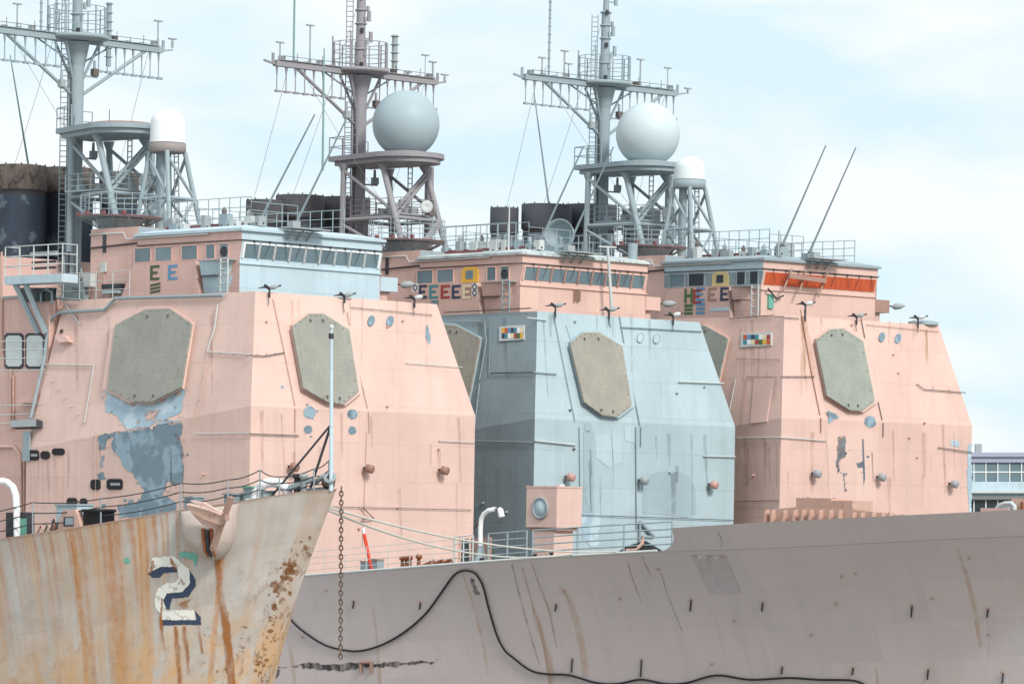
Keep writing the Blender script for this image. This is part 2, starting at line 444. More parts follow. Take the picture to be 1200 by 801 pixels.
def join_into(dst, mb):
    """surface marks belong to the mesh they lie on"""
    src = mb.build('marks'); off = []
    for m in src.data.materials:
        if m.name not in [x.name for x in dst.data.materials]: dst.data.materials.append(m)
        off.append([x.name for x in dst.data.materials].index(m.name))
    for p in src.data.polygons: p.material_index = off[p.material_index]
    bm = bmesh.new(); bm.from_mesh(dst.data); bm.from_mesh(src.data); bm.to_mesh(dst.data); bm.free()
    me = src.data; bpy.data.objects.remove(src); bpy.data.meshes.remove(me)
def ragged(poly, amp=1.2, step=4):
    """a torn outline: midpoint displacement of the traced polygon"""
    if amp <= .35: fl, k0 = 1.2, .12
    else: fl, k0 = .8, .17
    def go(a, b):
        L = math.hypot(b[0] - a[0], b[1] - a[1])
        if L < fl: return [a]
        d = random.uniform(-1, 1) * min(k0 * L, amp * 1.6); nx, ny = -(b[1] - a[1]) / L, (b[0] - a[0]) / L
        m = ((a[0] + b[0]) / 2 + nx * d, (a[1] + b[1]) / 2 + ny * d)
        return go(a, m) + go(m, b)
    out = []
    for i, a in enumerate(poly): out += go(a, poly[(i + 1) % len(poly)])
    return out
def flakes(poly, n, r0, r1, spread):
    """small loose flakes along a torn edge"""
    out = []
    for _ in range(n):
        i = random.randrange(len(poly)); a, b = poly[i], poly[(i + 1) % len(poly)]; t = random.random()
        x = a[0] + (b[0] - a[0]) * t + random.gauss(0, spread); y = a[1] + (b[1] - a[1]) * t + random.gauss(0, spread); r = random.uniform(r0, r1) ** 1.5
        k = random.randint(5, 8); e = random.uniform(.6, 1.6)
        out.append([(x + r * e * math.cos(q) * random.uniform(.6, 1.2), y + r * math.sin(q) * random.uniform(.6, 1.2)) for q in [2 * math.pi * z / k for z in range(k)]])
    return out
def oval(cx, cy, rx, ry, n=20, tilt=0):
    c, s_ = math.cos(tilt), math.sin(tilt)
    return [(cx + rx * math.cos(t) * c - ry * math.sin(t) * s_, cy + rx * math.cos(t) * s_ + ry * math.sin(t) * c) for t in [2 * math.pi * i / n for i in range(n)]]

# ---------------------------------------------------------------- dimensions shared by the three sister ships
W, ZK, ZR, TP, LB, DROP = 17.6, 17.25, 23.8, 1.68, 20.2, 2.4
CLV = 8.5                                     # where masts stand across the beam
P_FL = ((0, 0, 0), Vector((1, 0, 0)))
P_FU = ((0, 0, ZK), Vector((ZR - ZK, 0, TP)).normalized())
P_SL = ((0, 0, 0), Vector((0, -1, 0)))
_a = Vector((0, 0, ZK)); _b = Vector((-LB, 0, ZK - DROP)); _c = Vector((-TP, TP, ZR))
_n = (_b - _a).cross(_c - _a).normalized()
if _n.y > 0: _n = -_n
P_SU = (_a, _n)
def on(F, P, off=0.0):
    n = P[1]
    return lambda px, py: F.pl(px, py, Vector(P[0]) + n * off, n)
def decal(mb, F, P, poly, mat, off=.02):
    f = on(F, P, off); mb.poly([f(*p) for p in poly], mat)
def slab(mb, F, P, poly, th, mat, side=None, off=.0):
    f = on(F, P, off); mb.prism([f(*p) for p in poly], P[1] * th, mat, side)
def pipe_on(mb, F, P, pts, r, mat, off=.12, studs=0):
    f = on(F, P, off); q = [f(*p) for p in pts]; mb.tube(q, r, mat, 5)
    g = on(F, P, 0)
    if studs:
        for i in range(studs):
            t = i / max(1, studs - 1); a, b = pts[0], pts[-1]
            x, y = a[0] + (b[0] - a[0]) * t, a[1] + (b[1] - a[1]) * t
            mb.tube([g(x, y), f(x, y)], r * .9, mat, 4)

# roof line of the side wall follows the plane P_SU at the aft end
def su_point(u, z):
    n = P_SU[1]; p0 = Vector(P_SU[0]); v = p0.y - ((u - p0.x) * n.x + (z - p0.z) * n.z) / n.y
    return Vector((u, v, z))

# ---------------------------------------------------------------- hull of the three sisters
STERN, STEM = -62.0, 57.0
def edge_v(u):
    return 0.0 if u < 4 else min(8.75, 8.8 * ((u - 4) / 53.0) ** 2.1)
def pix_line(F, pts):
    """deck height along the starboard edge, read from the sheer line in the photograph"""
    tab = []
    for i in range(0, 1000):
        u = -5 + i * .065
        v = edge_v(u); w = F.M @ Vector((u, v, 8.5)); px = CX + FPX * w.x / w.y
        for (x0, y0), (x1, y1) in zip(pts, pts[1:]):
            if x0 <= px <= x1:
                y = y0 + (y1 - y0) * (px - x0) / (x1 - x0); tab.append((u, F.v(px, y, v).z if v > .001 else F.u(px, y, u).z)); break
    def z(u):
        if u <= tab[0][0]: return tab[0][1]
        for (a, za), (b, zb) in zip(tab, tab[1:]):
            if a <= u <= b: return za + (zb - za) * (u - a) / (b - a)
        return tab[-1][1] + (u - tab[-1][0]) * .055
    return z
deck_z = pix_line(FA, [(285, 681), (340, 676), (545, 660), (640, 653), (775, 645.5), (900, 641.5), (1000, 636.5), (1107, 631), (1200, 627)])
bulw_z = pix_line(FA, [(740, 621), (787, 619), (900, 612.3), (1025, 606), (1200, 597.5)])
def hull_section(u, w):
    """w 1 at the deck edge, 0 at the keel line; returns starboard point"""
    f = max(0, min(1, (u + 12) / 55)); f = f * f * (3 - 2 * f)
    zt = deck_z(u); z = -1.2 + (zt + 1.2) * w
    e = edge_v(u); fl = 5.1 * f * (1 - math.exp(-1.6 * (1 - w))) / .798
    v = min(8.78, e + fl)
    rake = max(0, (u - 30) / 27) ** 2 * 6.0 * (1 - w)
    return Vector((u - rake, v, z))

def bflare(u):
    f = max(0, min(1, (u + 12) / 55)); return .8 * f * f * (3 - 2 * f)
U_BW = 31.0
# where the bulwark begins: the photograph puts it at x = 787
for _i in range(2000):
    _u = 20 + _i * .01; _w = FA.M @ Vector((_u, edge_v(_u) - bflare(_u) * 1.15, 10.0))
    if CX + FPX * _w.x / _w.y >= 787: U_BW = _u; break

def build_hull(parent, mat='hull', deckmat='deck', rim='offwhite'):
    us = [STERN + (U_BW - STERN) * i / 60 for i in range(61)] + [U_BW + (STEM - U_BW) * i / 34 for i in range(1, 35)]
    NW = 20; mb = MB(); uv = []
    for side in (0, 1):
        g = []
        for u in us:
            rowp = [hull_section(u, 1 - j / NW) for j in range(NW + 1)]
            if side: rowp = [Vector((p.x, W - p.y, p.z)) for p in rowp]
            g.append(rowp)
        vs = [p for r_ in g for p in r_]; n = NW + 1
        fs = [(i * n + j, (i + 1) * n + j, (i + 1) * n + j + 1, i * n + j + 1) for i in range(len(us) - 1) for j in range(NW)]
        mb.add(vs, fs, mat, True); uv += [(u, -1.05 * (9.0 - (p.z - r_[0].z + 9.0)) * -1.0) for u, r_ in zip(us, g) for p in r_]
    o = mb.build('hull', parent, uv=uv)
    # deck
    mb = MB()
    vs = []
    for u in us:
        e = edge_v(u); z = deck_z(u) - .03; vs += [(u, e + .01, z), (u, W - e - .01, z)]
    mb.add(vs, [(2 * i, 2 * i + 1, 2 * i + 3, 2 * i + 2) for i in range(len(us) - 1)], deckmat)
    for side in (0, 1):   # waterway bar
        pts = [Vector((u, edge_v(u) + .02, deck_z(u) + .04)) for u in us if -40 < u < U_BW - .6]
        if side: pts = [Vector((p.x, W - p.y, p.z)) for p in pts]
        mb.tube(pts, .07, rim, 5)
    mb.build('deck', o)
    # bulwark round the bow, with the swept-up start
    mb = MB(); uvb = []
    bu = [U_BW - 1.5 + 1.5 * i / 8 for i in range(8)] + [u for u in us if u >= U_BW]
    for side in (0, 1):
        for inn in (0, 1):
            vs = []
            for u in bu:
                zt = bulw_z(max(u, U_BW)); zd = deck_z(u)
                if u < U_BW:
                    t = (u - U_BW + 1.5) / 1.5; zt = zd + (zt - zd) * (1 - math.sqrt(max(0, 1 - t * t)))
                for k in (0, 1):
                    v = edge_v(u) + (.10 if inn else -.004) - (bflare(u) * (zt - zd) if k else 0)
                    vs.append(Vector((u, W - v if side else v, (zd - .02) if k == 0 else max(zt, zd))))
            b0 = len(mb.v)
            mb.add(vs, [(2 * i, 2 * i + 2, 2 * i + 3, 2 * i + 1) for i in range(len(bu) - 1)], mat, False)
            uvb += [(p.x, .05 + (p.z - deck_z(p.x)) * 1.0) for p in vs]
            if inn:
                o2 = b0 - 2 * len(bu)
                for i in range(len(bu) - 1):
                    mb.f.append([o2 + 2 * i + 1, o2 + 2 * i + 3, b0 + 2 * i + 3, b0 + 2 * i + 1]); mb.m.append(mb.mi(mat)); mb.sm.append(False)
    mb.build('bulwark', o, uv=uvb)
    return o

# ---------------------------------------------------------------- lettering (strokes in the wall's own plane)
STROKE = {'E': [(0, 0, .28, 1), (.28, .82, 1, 1), (.28, .41, .8, .59), (.28, 0, 1, .18)],
          'H': [(0, 0, .28, 1), (.72, 0, 1, 1), (.28, .40, .72, .6)],
          '=': [(0, .72, 1, 1), (0, .36, 1, .6), (0, 0, 1, .24)],
          'Z': [(0, .74, 1, 1), (0, .37, 1, .6), (0, 0, 1, .24)]}
def letter(mb, F, v, x0, y0, x1, y1, ch, mat, lift=.02):
    a = F.v(x0, y1, v); b = F.v(x1, y1, v); t = F.v(x0, y0, v)
    du = b.x - a.x; dz = t.z - a.z
    for (p, q, r_, s_) in STROKE[ch]:
        sk = .16 * dz if ch == 'Z' else 0
        pts = [(a.x + du * p, v - lift, a.z + dz * q - (0)), (a.x + du * r_, v - lift, a.z + dz * q + sk),
               (a.x + du * r_, v - lift, a.z + dz * s_ + sk), (a.x + du * p, v - lift, a.z + dz * s_)]
        mb.poly(pts, mat)

# ---------------------------------------------------------------- one cruiser
UB, VB0, VB1 = -4.7, 3.1, 14.1               # bridge front and sides
ZB0, ZW0, ZW1, ZBR = 23.75, 25.88, 26.72, 27.45
UBA = -13.9

def octagon(F, P, pts): return pts

def cruiser(key, F, label, cfg):
    ship = thing('warship', label, 'warship', F, 'sister warships moored side by side')
    pf, ps = cfg['front'], cfg['side']; VB0 = cfg.get('vb0', 3.1)
    build_hull(ship)
    # ---- deckhouse
    dh = MB()
    zb = 6.9
    A0 = (0, 0, zb); B0 = (0, W, zb); A1 = (0, 0, ZK); B1 = (0, W, ZK)
    A2 = (-TP, TP, ZR); B2 = (-TP, W - TP, ZR)
    C0 = (-LB, 0, zb); C1 = (-LB, 0, ZK - DROP); C2 = su_point(-LB + .6, ZR)
    D0 = (-LB, W, zb); D1 = (-LB, W, ZK - DROP); D2 = Vector((C2.x, W - C2.y, ZR))
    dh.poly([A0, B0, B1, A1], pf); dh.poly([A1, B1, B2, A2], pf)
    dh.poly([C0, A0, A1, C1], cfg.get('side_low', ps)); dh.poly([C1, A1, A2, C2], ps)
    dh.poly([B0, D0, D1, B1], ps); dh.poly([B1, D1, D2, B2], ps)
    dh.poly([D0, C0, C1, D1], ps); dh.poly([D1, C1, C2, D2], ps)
    dh.poly([A2, B2, D2, C2], M['deck'])
    for poly, P, mat in cfg.get('patches', []):
        decal(dh, F, P, poly, mat, .02)
    house = dh.build('deckhouse', ship)
    # ---- radar arrays: an octagonal plate on a raised frame
    for poly, P, mat in cfg['arrays']:
        cx = sum(p[0] for p in poly) / 8; cy = sum(p[1] for p in poly) / 8
        fr = MB()
        rim = [(cx + (x - cx) * 1.05, cy + (y - cy) * 1.04) for x, y in poly]
        slab(fr, F, P, rim, .28, cfg['arrayrim'], None, .0)
        fo = fr.build('radar_array', ship)
        fc = MB(); slab(fc, F, P, poly, .12, mat, None, .285)
        g = on(F, P, .43)
        for i in (1, 2, 5, 6):
            x, y = poly[i]; q = g(cx + (x - cx) * .86, cy + (y - cy) * .86)
            fc.box(q.x - .05, q.x + .05, q.y - .05, q.y + .05, q.z - .08, q.z + .08, 'wire')
        g2 = on(F, P, .41)
        for i in range(8):
            (xa, ya_), (xb, yb_) = poly[i], poly[(i + 1) % 8]
            for t_ in (.17, .5, .83):
                q = g2(cx + (xa + (xb - xa) * t_ - cx) * .965, cy + (ya_ + (yb_ - ya_) * t_ - cy) * .965); fc.lathe(q, [(.035, 0), (.035, .02), (0, .02)], 'wire', 6, P[1])
        fc.build('array_face', fo)
    # ---- welded creases, pipes and hand rails on the walls
    for P, pts, r, mat, studs in cfg['pipes']:
        pp = MB(); pipe_on(pp, F, P, pts, r * .68, mat, .07 if not studs else .12, studs); pp.build('wall_pipe', house)
    for P, x, y, mat in cfg['lamps']:
        l = MB(); g = on(F, P, 0); n = P[1]; q = g(x - 3, y + 1)
        q2 = g(x + 2, y - 1) + n * .45
        l.tube([q, q + n * .32, q2], .07, 'dark', 6)
        l.lathe(q + n * .28, [(.12, -.05), (.24, .0), (.25, .38), (.2, .42), (.0, .40)], mat, 14, (n + Vector((0, .35, -.25))).normalized())
        l.poly([g(x - 6, y + 3) + n * .015, g(x - 1, y + 3) + n * .015, g(x - 2, y + 14) + n * .015, g(x - 4, y + 15) + n * .015], cfg['lampmark'])  # tapering mark in a second tone below the lamp
        l.build('bulkhead_lamp', house)
    for P, x, y, rx, ry, mat in cfg['ports']:
        l = MB(); slab(l, F, P, oval(x, y, rx, ry, 20, .25), .06, mat); slab(l, F, P, oval(x, y, rx * .82, ry * .85, 20, .25), .03, cfg['portfill'], None, .062)
        l.build('porthole', house)
    for x, y in cfg['floods']:
        l = MB(); q = F.u(x, y, -TP + .1); q.z = max(q.z, ZR)
        b = Vector((q.x, q.y, ZR - .3))
        l.tube([b, q + Vector((0, 0, .1))], .06, 'dark', 5)
        l.tube([q + Vector((-.2, -.45, .1)), q + Vector((.1, .2, .12)), q + Vector((.35, .55, .25))], .05, 'dark', 5)
        l.lathe(q + Vector((.05, .1, .12)), [(.05, -.15), (.13, 0), (.15, .2), (.08, .36), (0, .4)], random.choice(['offwhite', 'grey', 'grey']), 10, (.5, .8, .25))
        l.tube([q + Vector((-.1, -.3, .1)), q + Vector((-.1, -.75, .05))], .03, 'dark', 4); l.tube([q, q + Vector((.1, -.2, -.35)), q + Vector((.25, -.25, -.9))], .025, 'dark', 4)
        l.tube([q + Vector((.05, -.1, .05)), q + Vector((.15, -.5, .2))], .09, 'dark', 6)
        l.build('floodlight', house)
    if 'plaque' in cfg:
        x0, y0, x1, y1 = cfg['plaque']; l = MB()
        slab(l, F, P_SU, [(x0, y0 + 2), (x1, y0), (x1, y1 - 2), (x0, y1)], .08, 'offwhite')
        cols = ['skyblue', 'yellow', 'brick', 'white', 'navy', 'orange', 'green', 'cream', 'teal']
        nx = 7
        for j in range(2):
            for i in range(nx):
                a = x0 + 2 + (x1 - x0 - 4) * i / nx; b = a + (x1 - x0 - 4) / nx * .95
                ya = y0 + 3 + (y1 - y0 - 6) * j / 2; yb = ya + (y1 - y0 - 6) / 2 * .9
                m_ = cols[(i * 4 + j * 3 + int(x0)) % 9]
                slab(l, F, P_SU, [(a, ya), (b, ya), (b, yb), (a, yb)], .01, m_, None, .085)
        l.build('ribbon_board', house)

    # ---- bridge
    bs, bf, br_ = cfg['bside'], cfg['bfront'], cfg['broof']
    b = MB()
    tip = .18
    VB1 = cfg.get('vb1', 14.1)
    b.poly([(UB, VB0, ZB0), (UB, VB1, ZB0), (UB, VB1, ZW0), (UB, VB0, ZW0)], bf)
    b.poly([(UB, VB0, ZW0), (UB, VB1, ZW0), (UB + tip, VB1, ZW1), (UB + tip, VB0, ZW1)], cfg.get('bband', bf))
    b.poly([(UB + tip, VB0, ZW1), (UB + tip, VB1, ZW1), (UB + tip - .05, VB1, ZBR), (UB + tip - .05, VB0, ZBR)], bf)
    sbrow = cfg.get('sbrow', bs)
    b.poly([(UBA, VB0, ZB0), (UB, VB0, ZB0), (UB, VB0, ZW0), (UBA, VB0, ZW0)], bs)
    b.poly([(UBA, VB0, ZW0), (UB, VB0, ZW0), (UB + tip, VB0, ZW1), (UBA, VB0, ZW1)], cfg.get('sband', bs))
    b.poly([(UBA, VB0, ZW1), (UB + tip, VB0, ZW1), (UB + tip - .05, VB0, ZBR), (UBA, VB0, ZBR)], sbrow)
    b.poly([(UBA, VB1, ZB0), (UB, VB1, ZB0), (UB + tip, VB1, ZBR), (UBA, VB1, ZBR)], bs)
    b.poly([(UBA, VB0, ZB0), (UBA, VB1, ZB0), (UBA, VB1, ZBR), (UBA, VB0, ZBR)], bs)
    # sill strip and rain strip
    b.box(UB - .02, UB + .10, VB0 - .05, VB1 + .05, ZW0 - .34, ZW0 - .27, bf)
    b.tube([(UBA, VB0 - .06, ZW1 + .18), (UB + tip + .07, VB0 - .06, ZW1 + .18), (UB + tip + .07, VB1 + .06, ZW1 + .18)], .035, 'dark', 5)
    # wing bulwark panel carrying the painted marks
    pa, pb = cfg['wing']
    va = VB0 - .45
    wl = FA.v(157, 306, va).x; wlb = FA.v(141, 345, va).x; wr = FA.v(229, 306, va).x; wrb = FA.v(233, 338, va).x
    b.prism([(wlb, va, ZB0 + .0), (wrb, va, ZB0 + .0), (wr, va, ZW0 - .08), (wl, va, ZW0 - .08)], (0, .42, 0), cfg['bwing'])
    # recessed step in front of the panel: two quarter-round shelves
    for z0, z1, dv, m_ in ((ZW0 - .95, ZW0 - .12, .55, cfg['bstep']), (ZB0, ZW0 - 1.0, .3, cfg['bstep'])):
        n = 8; top = []
        for i in range(n + 1):
            t = i / n; uu = wrb + .1 + (UB - .7 - wrb) * t
            top.append((uu, VB0 - dv * math.cos(t * math.pi / 2) ** .6 if t < 1 else VB0 - .01))
        vs = [(x, y, z1) for x, y in top] + [(x, y + .18, z0) for x, y in top] + [(x, VB0, z1) for x, y in top]
        b.add(vs, [(i, i + 1, n + 2 + i, n + 1 + i) for i in range(n)] + [(i, i + 1, 2 * n + 3 + i, 2 * n + 2 + i) for i in range(n)], m_)
    b.bar((wrb, VB0 - .3, ZW0 - .10), (UB - .3, VB0 - .3, ZW0 - .10), .6, .05, 'grey')
    b.bar((wrb, VB0 - .25, ZW0 - .98), (UB - 1.6, VB0 - .25, ZW0 - .98), .5, .05, 'dark')
    bridge = b.build('bridge', ship)
    # roof with a rounded edge
    rf = MB(); n = 6; ov = .16
    rim = [(UB + tip + ov, VB0 - ov), (UB + tip + ov, VB1 + ov), (UBA - .2, VB1 + ov), (UBA - .2, VB0 - ov)]
    rin = [(UB - .9, VB0 + 1.1), (UB - .9, VB1 - 1.1), (UBA - .2, VB1 - 1.1), (UBA - .2, VB0 + 1.1)]
    vs = [(x, y, ZBR - .02) for x, y in rim] + [(x, y, ZBR + .14) for x, y in rim] + [(x, y, ZBR + .42) for x, y in rin]
    rf.add(vs, [(0, 1, 5, 4), (1, 2, 6, 5), (2, 3, 7, 6), (3, 0, 4, 7), (4, 5, 9, 8), (5, 6, 10, 9), (6, 7, 11, 10), (7, 4, 8, 11), (8, 9, 10, 11), (3, 2, 1, 0)], br_)
    for i in range(9):
        t = i / 8; rf.tube([(UB + .3 - 5 * t, VB0 + 1.5, ZBR + .42), (UB + .3 - 5 * t, VB0 + 1.5, ZBR + .55)], .05, 'dark', 5)
    rf.build('bridge_roof', bridge)
    # front windows
    nw = 9; m0, m1 = VB0 + .22, VB1 - .16; pitch = (m1 - m0) / nw
    if cfg.get('boarded'):
        w_ = MB()
        nb = 22
        for i in range(nb):
            a = m0 + (m1 - m0) * i / nb; c_ = a + (m1 - m0) / nb - .02; dd = random.uniform(.03, .07)
            w_.prism([(UB + .0, a, ZW0 + .02), (UB + .0, c_, ZW0 + .02), (UB + tip, c_, ZW1 - .02), (UB + tip, a, ZW1 - .02)], (dd, 0, 0), 'orange')
        w_.build('window_boarding', bridge)
    for i in range(nw):
        a = m0 + pitch * i; c_ = a + pitch - .13
        if not cfg.get('boarded'):
            w_ = MB()
            w_.prism([(UB - .02, a, ZW0 + .03), (UB - .02, c_, ZW0 + .03), (UB + tip - .02, c_, ZW1 - .03), (UB + tip - .02, a, ZW1 - .03)], (.05, 0, 0), 'glass', 'dark')
            wo = w_.build('window', bridge)
            fm = MB()
            for s_ in (a - .065, c_ + .065):
                fm.prism([(UB + .0, s_ - .075, ZW0), (UB + .0, s_ + .075, ZW0), (UB + tip, s_ + .075, ZW1), (UB + tip, s_ - .075, ZW1)], (.09, 0, 0), cfg['mull'])
            fm.prism([(UB + tip, a - .14, ZW1 - .03), (UB + tip, c_ + .14, ZW1 - .03), (UB + tip, c_ + .14, ZW1 + .06), (UB + tip, a - .14, ZW1 + .06)], (.075, 0, 0), cfg['mull'])
            fm.build('window_frame', bridge)
        wp = MB(); k = (a + c_) / 2 + .15
        wp.tube([(UB + tip + .1, k, ZW1 + .22), (UB + tip + .13, k - .05, ZW1 + .05), (UB + .2, k - .32 * (1 if i % 2 else -.6), ZW0 + .18)], .018, 'dark', 4)
        wp.box(UB + tip, UB + tip + .1, k - .05, k + .05, ZW1 + .1, ZW1 + .22, 'dark')
        wp.build('window_wiper', bridge)
    # side windows, read off the nearest ship
    for i, (x0, y0, x1, y1) in enumerate([(158, 288.5, 176.5, 306), (182, 288, 201, 305.5), (213, 289, 231, 304.5), (241.5, 287, 251.5, 305), (257.5, 287, 267.5, 305)]):
        if cfg.get('hatch') and i == 2: continue
        a = FA.v(x0, y1, VB0 - .03); c_ = FA.v(x1, y0, VB0 - .03)
        w_ = MB(); w_.box(a.x, c_.x, VB0 - .035, VB0 + .02, ZW0 + .04, ZW1 + .02, cfg['sglass'][i]); wo = w_.build('window', bridge)
        fm = MB()
        sm = cfg.get('smull', cfg['mull'])
        for za, zb_ in ((ZW0 - .02, ZW0 + .05), (ZW1 + .01, ZW1 + .08)): fm.box(a.x - .06, c_.x + .06, VB0 - .06, VB0 + .02, za, zb_, sm)
        for ua in (a.x - .06, c_.x): fm.box(ua, ua + .06, VB0 - .058, VB0 + .02, ZW0 + .0, ZW1 + .04, sm)
        if i == 4 and not cfg.get('dark5'):
            q = Vector(((a.x + c_.x) / 2, VB0 - .05, (ZW0 + ZW1) / 2)); cv = MB(); cv.lathe(q, [(.3, -.02), (.3, .02), (.2, .03), (.2, .02)], 'dark', 18, (0, -1, 0))
            cv.lathe(q, [(.06, 0), (.06, .06), (0, .07)], 'dark', 10, (0, -1, 0)); cv.build('clear_view_screen', bridge)
        fm.build('window_frame', bridge)
    if cfg.get('hatch'):
        w_ = MB(); a = FA.v(212, 306, VB0); c_ = FA.v(232, 287, VB0)
        mid = (a.x + c_.x) / 2; hw = (c_.x - a.x) / 2
        oc = [(mid - hw, ZW0 - .02), (mid + hw, ZW0 - .02), (mid + hw, ZW1 - .12), (mid + hw * .62, ZW1 + .1), (mid - hw * .62, ZW1 + .1), (mid - hw, ZW1 - .12)]
        w_.prism([(x, VB0 - .1, z) for x, z in oc], (0, .09, 0), cfg.get('hatchrim', 'yellow'))
        w_.box(mid - hw * .42, mid + hw * .42, VB0 - .125, VB0 - .102, ZW0 + .2, ZW1 - .12, cfg['hatch'])
        w_.build('hatch_surround', bridge)
    # painted marks on the wing panel
    for (x0, y0, x1, y1, ch, mat) in cfg['marks']:
        lt = MB(); letter(lt, F, va, x0, y0, x1, y1, ch, mat); lt.build('painted_letter' if ch in 'EH' else 'painted_bars', bridge)
    for (x0, y0, x1, y1, mat) in cfg.get('panels', []):
        lt = MB(); a = F.v(x0, y1, va - .012); c_ = F.v(x1, y0, va - .012); lt.box(a.x, c_.x, va - .014, va - .004, a.z, c_.z, mat); lt.build('painted_square', bridge)
    for (x, y, r_) in cfg.get('dots', []):
        lt = MB()
        for k in range(8):
            q = F.v(x + r_ * math.cos(k * .785), y + r_ * math.sin(k * .785) * 1.3, va - .024); lt.box(q.x - .05, q.x + .05, q.y, q.y + .01, q.z - .05, q.z + .05, 'dark')
        lt.build('painted_ring', bridge)
    # ladder on the bridge side
    ld = MB(); lu = FA.v(263, 320, VB0 - .7).x
    ld.ladder((lu, VB0 - .72, ZB0), (lu, VB0 - .72, ZW0 - .05), (.62, 0, 0), cfg['ladder'], .36, .055)
    ld.build('ladder', bridge)
    # port wing
    pw = MB(); pw.box(UB - 3.4, UB - 1.2, VB1, VB1 + 1.7, ZB0, ZB0 + .9, cfg['bside'])
    pw.box(UB - 3.6, UB - .9, VB1, VB1 + 2.3, ZB0 + .9, ZB0 + 1.75, cfg['wingbox']); pw.box(UB - 1.3, UB - 1.0, VB1 + .3, VB1 + .9, ZB0 + 1.75, ZB0 + 3.0, 'dark')
    pw.tube([(UB - 1, VB1 + 2.2, ZB0 + 1.4), (UB - .8, VB1 + 2.9, ZB0 + 1.3)], .05, 'dark', 5)
    pw.lathe((UB - .8, VB1 + 2.7, ZB0 + 1.35), [(.05, -.2), (.22, 0), (.2, .4), (0, .75)], 'grey', 10, (.5, .8, .1))
    pw.build('port_wing', bridge)
    # brow shelf on brackets
    sh = MB(); qa, qb = FC.u(951, 298, UB + .9), FC.u(989, 301, UB + .9)
    sh.box(UB - .1, UB + 1.2, qa.y, qb.y, ZBR + .28, ZBR + .36, 'grey')
    for t in (.15, .4, .65): sh.tube([(UB + .2, qa.y + (qb.y - qa.y) * t, ZBR - .3), (UB + .8, qa.y + (qb.y - qa.y) * t, ZBR + .28)], .06, 'grey', 5)
    sh.box(UB + .2, UB + .6, qa.y + .5, qa.y + 1.1, ZBR + .36, ZBR + .75, 'grey'); sh.build('brow_shelf', bridge)
    # equipment boxes along the side and behind the bridge
    for k in range(9):
        eq = MB()
        uu = UB - .8 - k * 1.05 + random.uniform(-.3, .3); vv = VB0 + 1.6 + random.uniform(-.2, .6); hh = random.uniform(.35, .8)
        eq.box(uu, uu + random.uniform(.3, .7), vv, vv + random.uniform(.3, .6), ZBR + .42, ZBR + .42 + hh, random.choice(['grey', 'pale', 'pale', 'offwhite']))
        if k % 2: eq.lathe((uu + .2, vv + .2, ZBR + .42 + hh), [(.12, -.02), (.16, .2), (.05, .4), (0, .42)], random.choice(['grey', 'wire', 'pale']), 9)
        eq.build('roof_equipment', bridge)
    # rails round the bridge roof
    rl = MB(); zz = ZBR + .42
    rl.rail([(UB - 1.6, VB0 + 2.2, zz), (UBA, VB0 + 2.2, zz)], 1.75, 'pale', 3, .95, .032)
    rl.rail([(UB - 1.6, VB0 + 2.2, zz), (UB - 1.6, VB1 - 5.2, zz)], 1.45, 'pale', 3, 1.1, .032)
    rl.bar((UB - 1.5, VB0 + 2.2, zz + .2), (UBA, VB0 + 2.2, zz + .2), .1, .16, 'red')
    rl.build('roof_railing', ship)

    # ---- signal house behind the bridge with the round director platform
    sg = MB(); ub0, ub1 = -18.3, UBA
    ztop = 28.05
    sg.box(ub0, ub1, VB0 + .02, 8.2, ZB0, ztop, bs)
    sg.poly([(ub1 + .012, VB0 + .04, ZBR + .2), (ub1 + .012, 8.1, ZBR + .2), (ub1 + .012, 8.1, ztop - .03), (ub1 + .012, VB0 + .04, ztop - .03)], 'pale')
    sg.tube([(ub0, VB0 - .05, ZW1 + .2), (ub1, VB0 - .05, ZW1 + .35)], .05, 'dark', 5)
    sg.tube([(ub0, VB0 - .08, ZW1 + 1.0), (ub1 - 1.2, VB0 - .08, ZW1 + 1.0), (ub1 - .9, VB0 - .08, ZW1 + .6), (ub1 + 6.5, VB0 - .12, ZBR - .1)], .045, 'offwhite', 5)
    q0 = FA.v(122.5, 285, VB0); sg.box(q0.x - .14, q0.x + .14, VB0 - .04, VB0, q0.z - .55, q0.z + .55, 'glassdark')
    sg.box(q0.x - .25, q0.x + .25, VB0 - .1, VB0, q0.z - 1.7, q0.z - 1.15, 'offwhite')
    sg.box(q0.x - .08, q0.x + .08, VB0 - .06, VB0, q0.z - 3.1, q0.z - 1.7, 'rustpink')
    sg.build('signal_house', ship)
    du_ = cfg['du']; dp = MB(); dc = Vector((-16.2 + du_ * .9, 4.7, 0)); zp = 28.85
    dp.lathe(dc, [(1.3, ztop - .02), (1.3, zp - .35), (1.55, zp - .14)], cfg['drum'], 28)
    dp.lathe(dc, [(2.5, zp - .1), (2.5, zp)], 'pale', 32, None, False)
    dp.lathe(dc, [(2.515, zp - .07), (2.54, zp - .07), (2.54, zp - .01), (2.515, zp - .01)], 'red', 32)
    for k in range(14):
        t = 2 * math.pi * k / 14; d_ = Vector((math.cos(t), math.sin(t), 0))
        dp.tube([dc + d_ * 2.45 + Vector((0, 0, zp - .1)), dc + d_ * 1.25 + Vector((0, 0, ztop + .1))], .035, 'grey', 4)
    for k in range(5):
        t = -2.6 + k * .5; q = dc + Vector((2.5 * math.cos(t), 2.5 * math.sin(t), zp + .02)); dp.box(q.x - .13, q.x + .13, q.y - .08, q.y + .08, q.z, q.z + .2, 'red')
    house2 = dp.build('director_platform', ship)
    rr = MB(); rr.rail([dc + Vector((2.4 * math.cos(t), 2.4 * math.sin(t), zp)) for t in [2 * math.pi * k / 16 for k in range(16)]], 1.3, 'pale', 4, 1.2, .028, True)
    rr.build('platform_railing', house2)

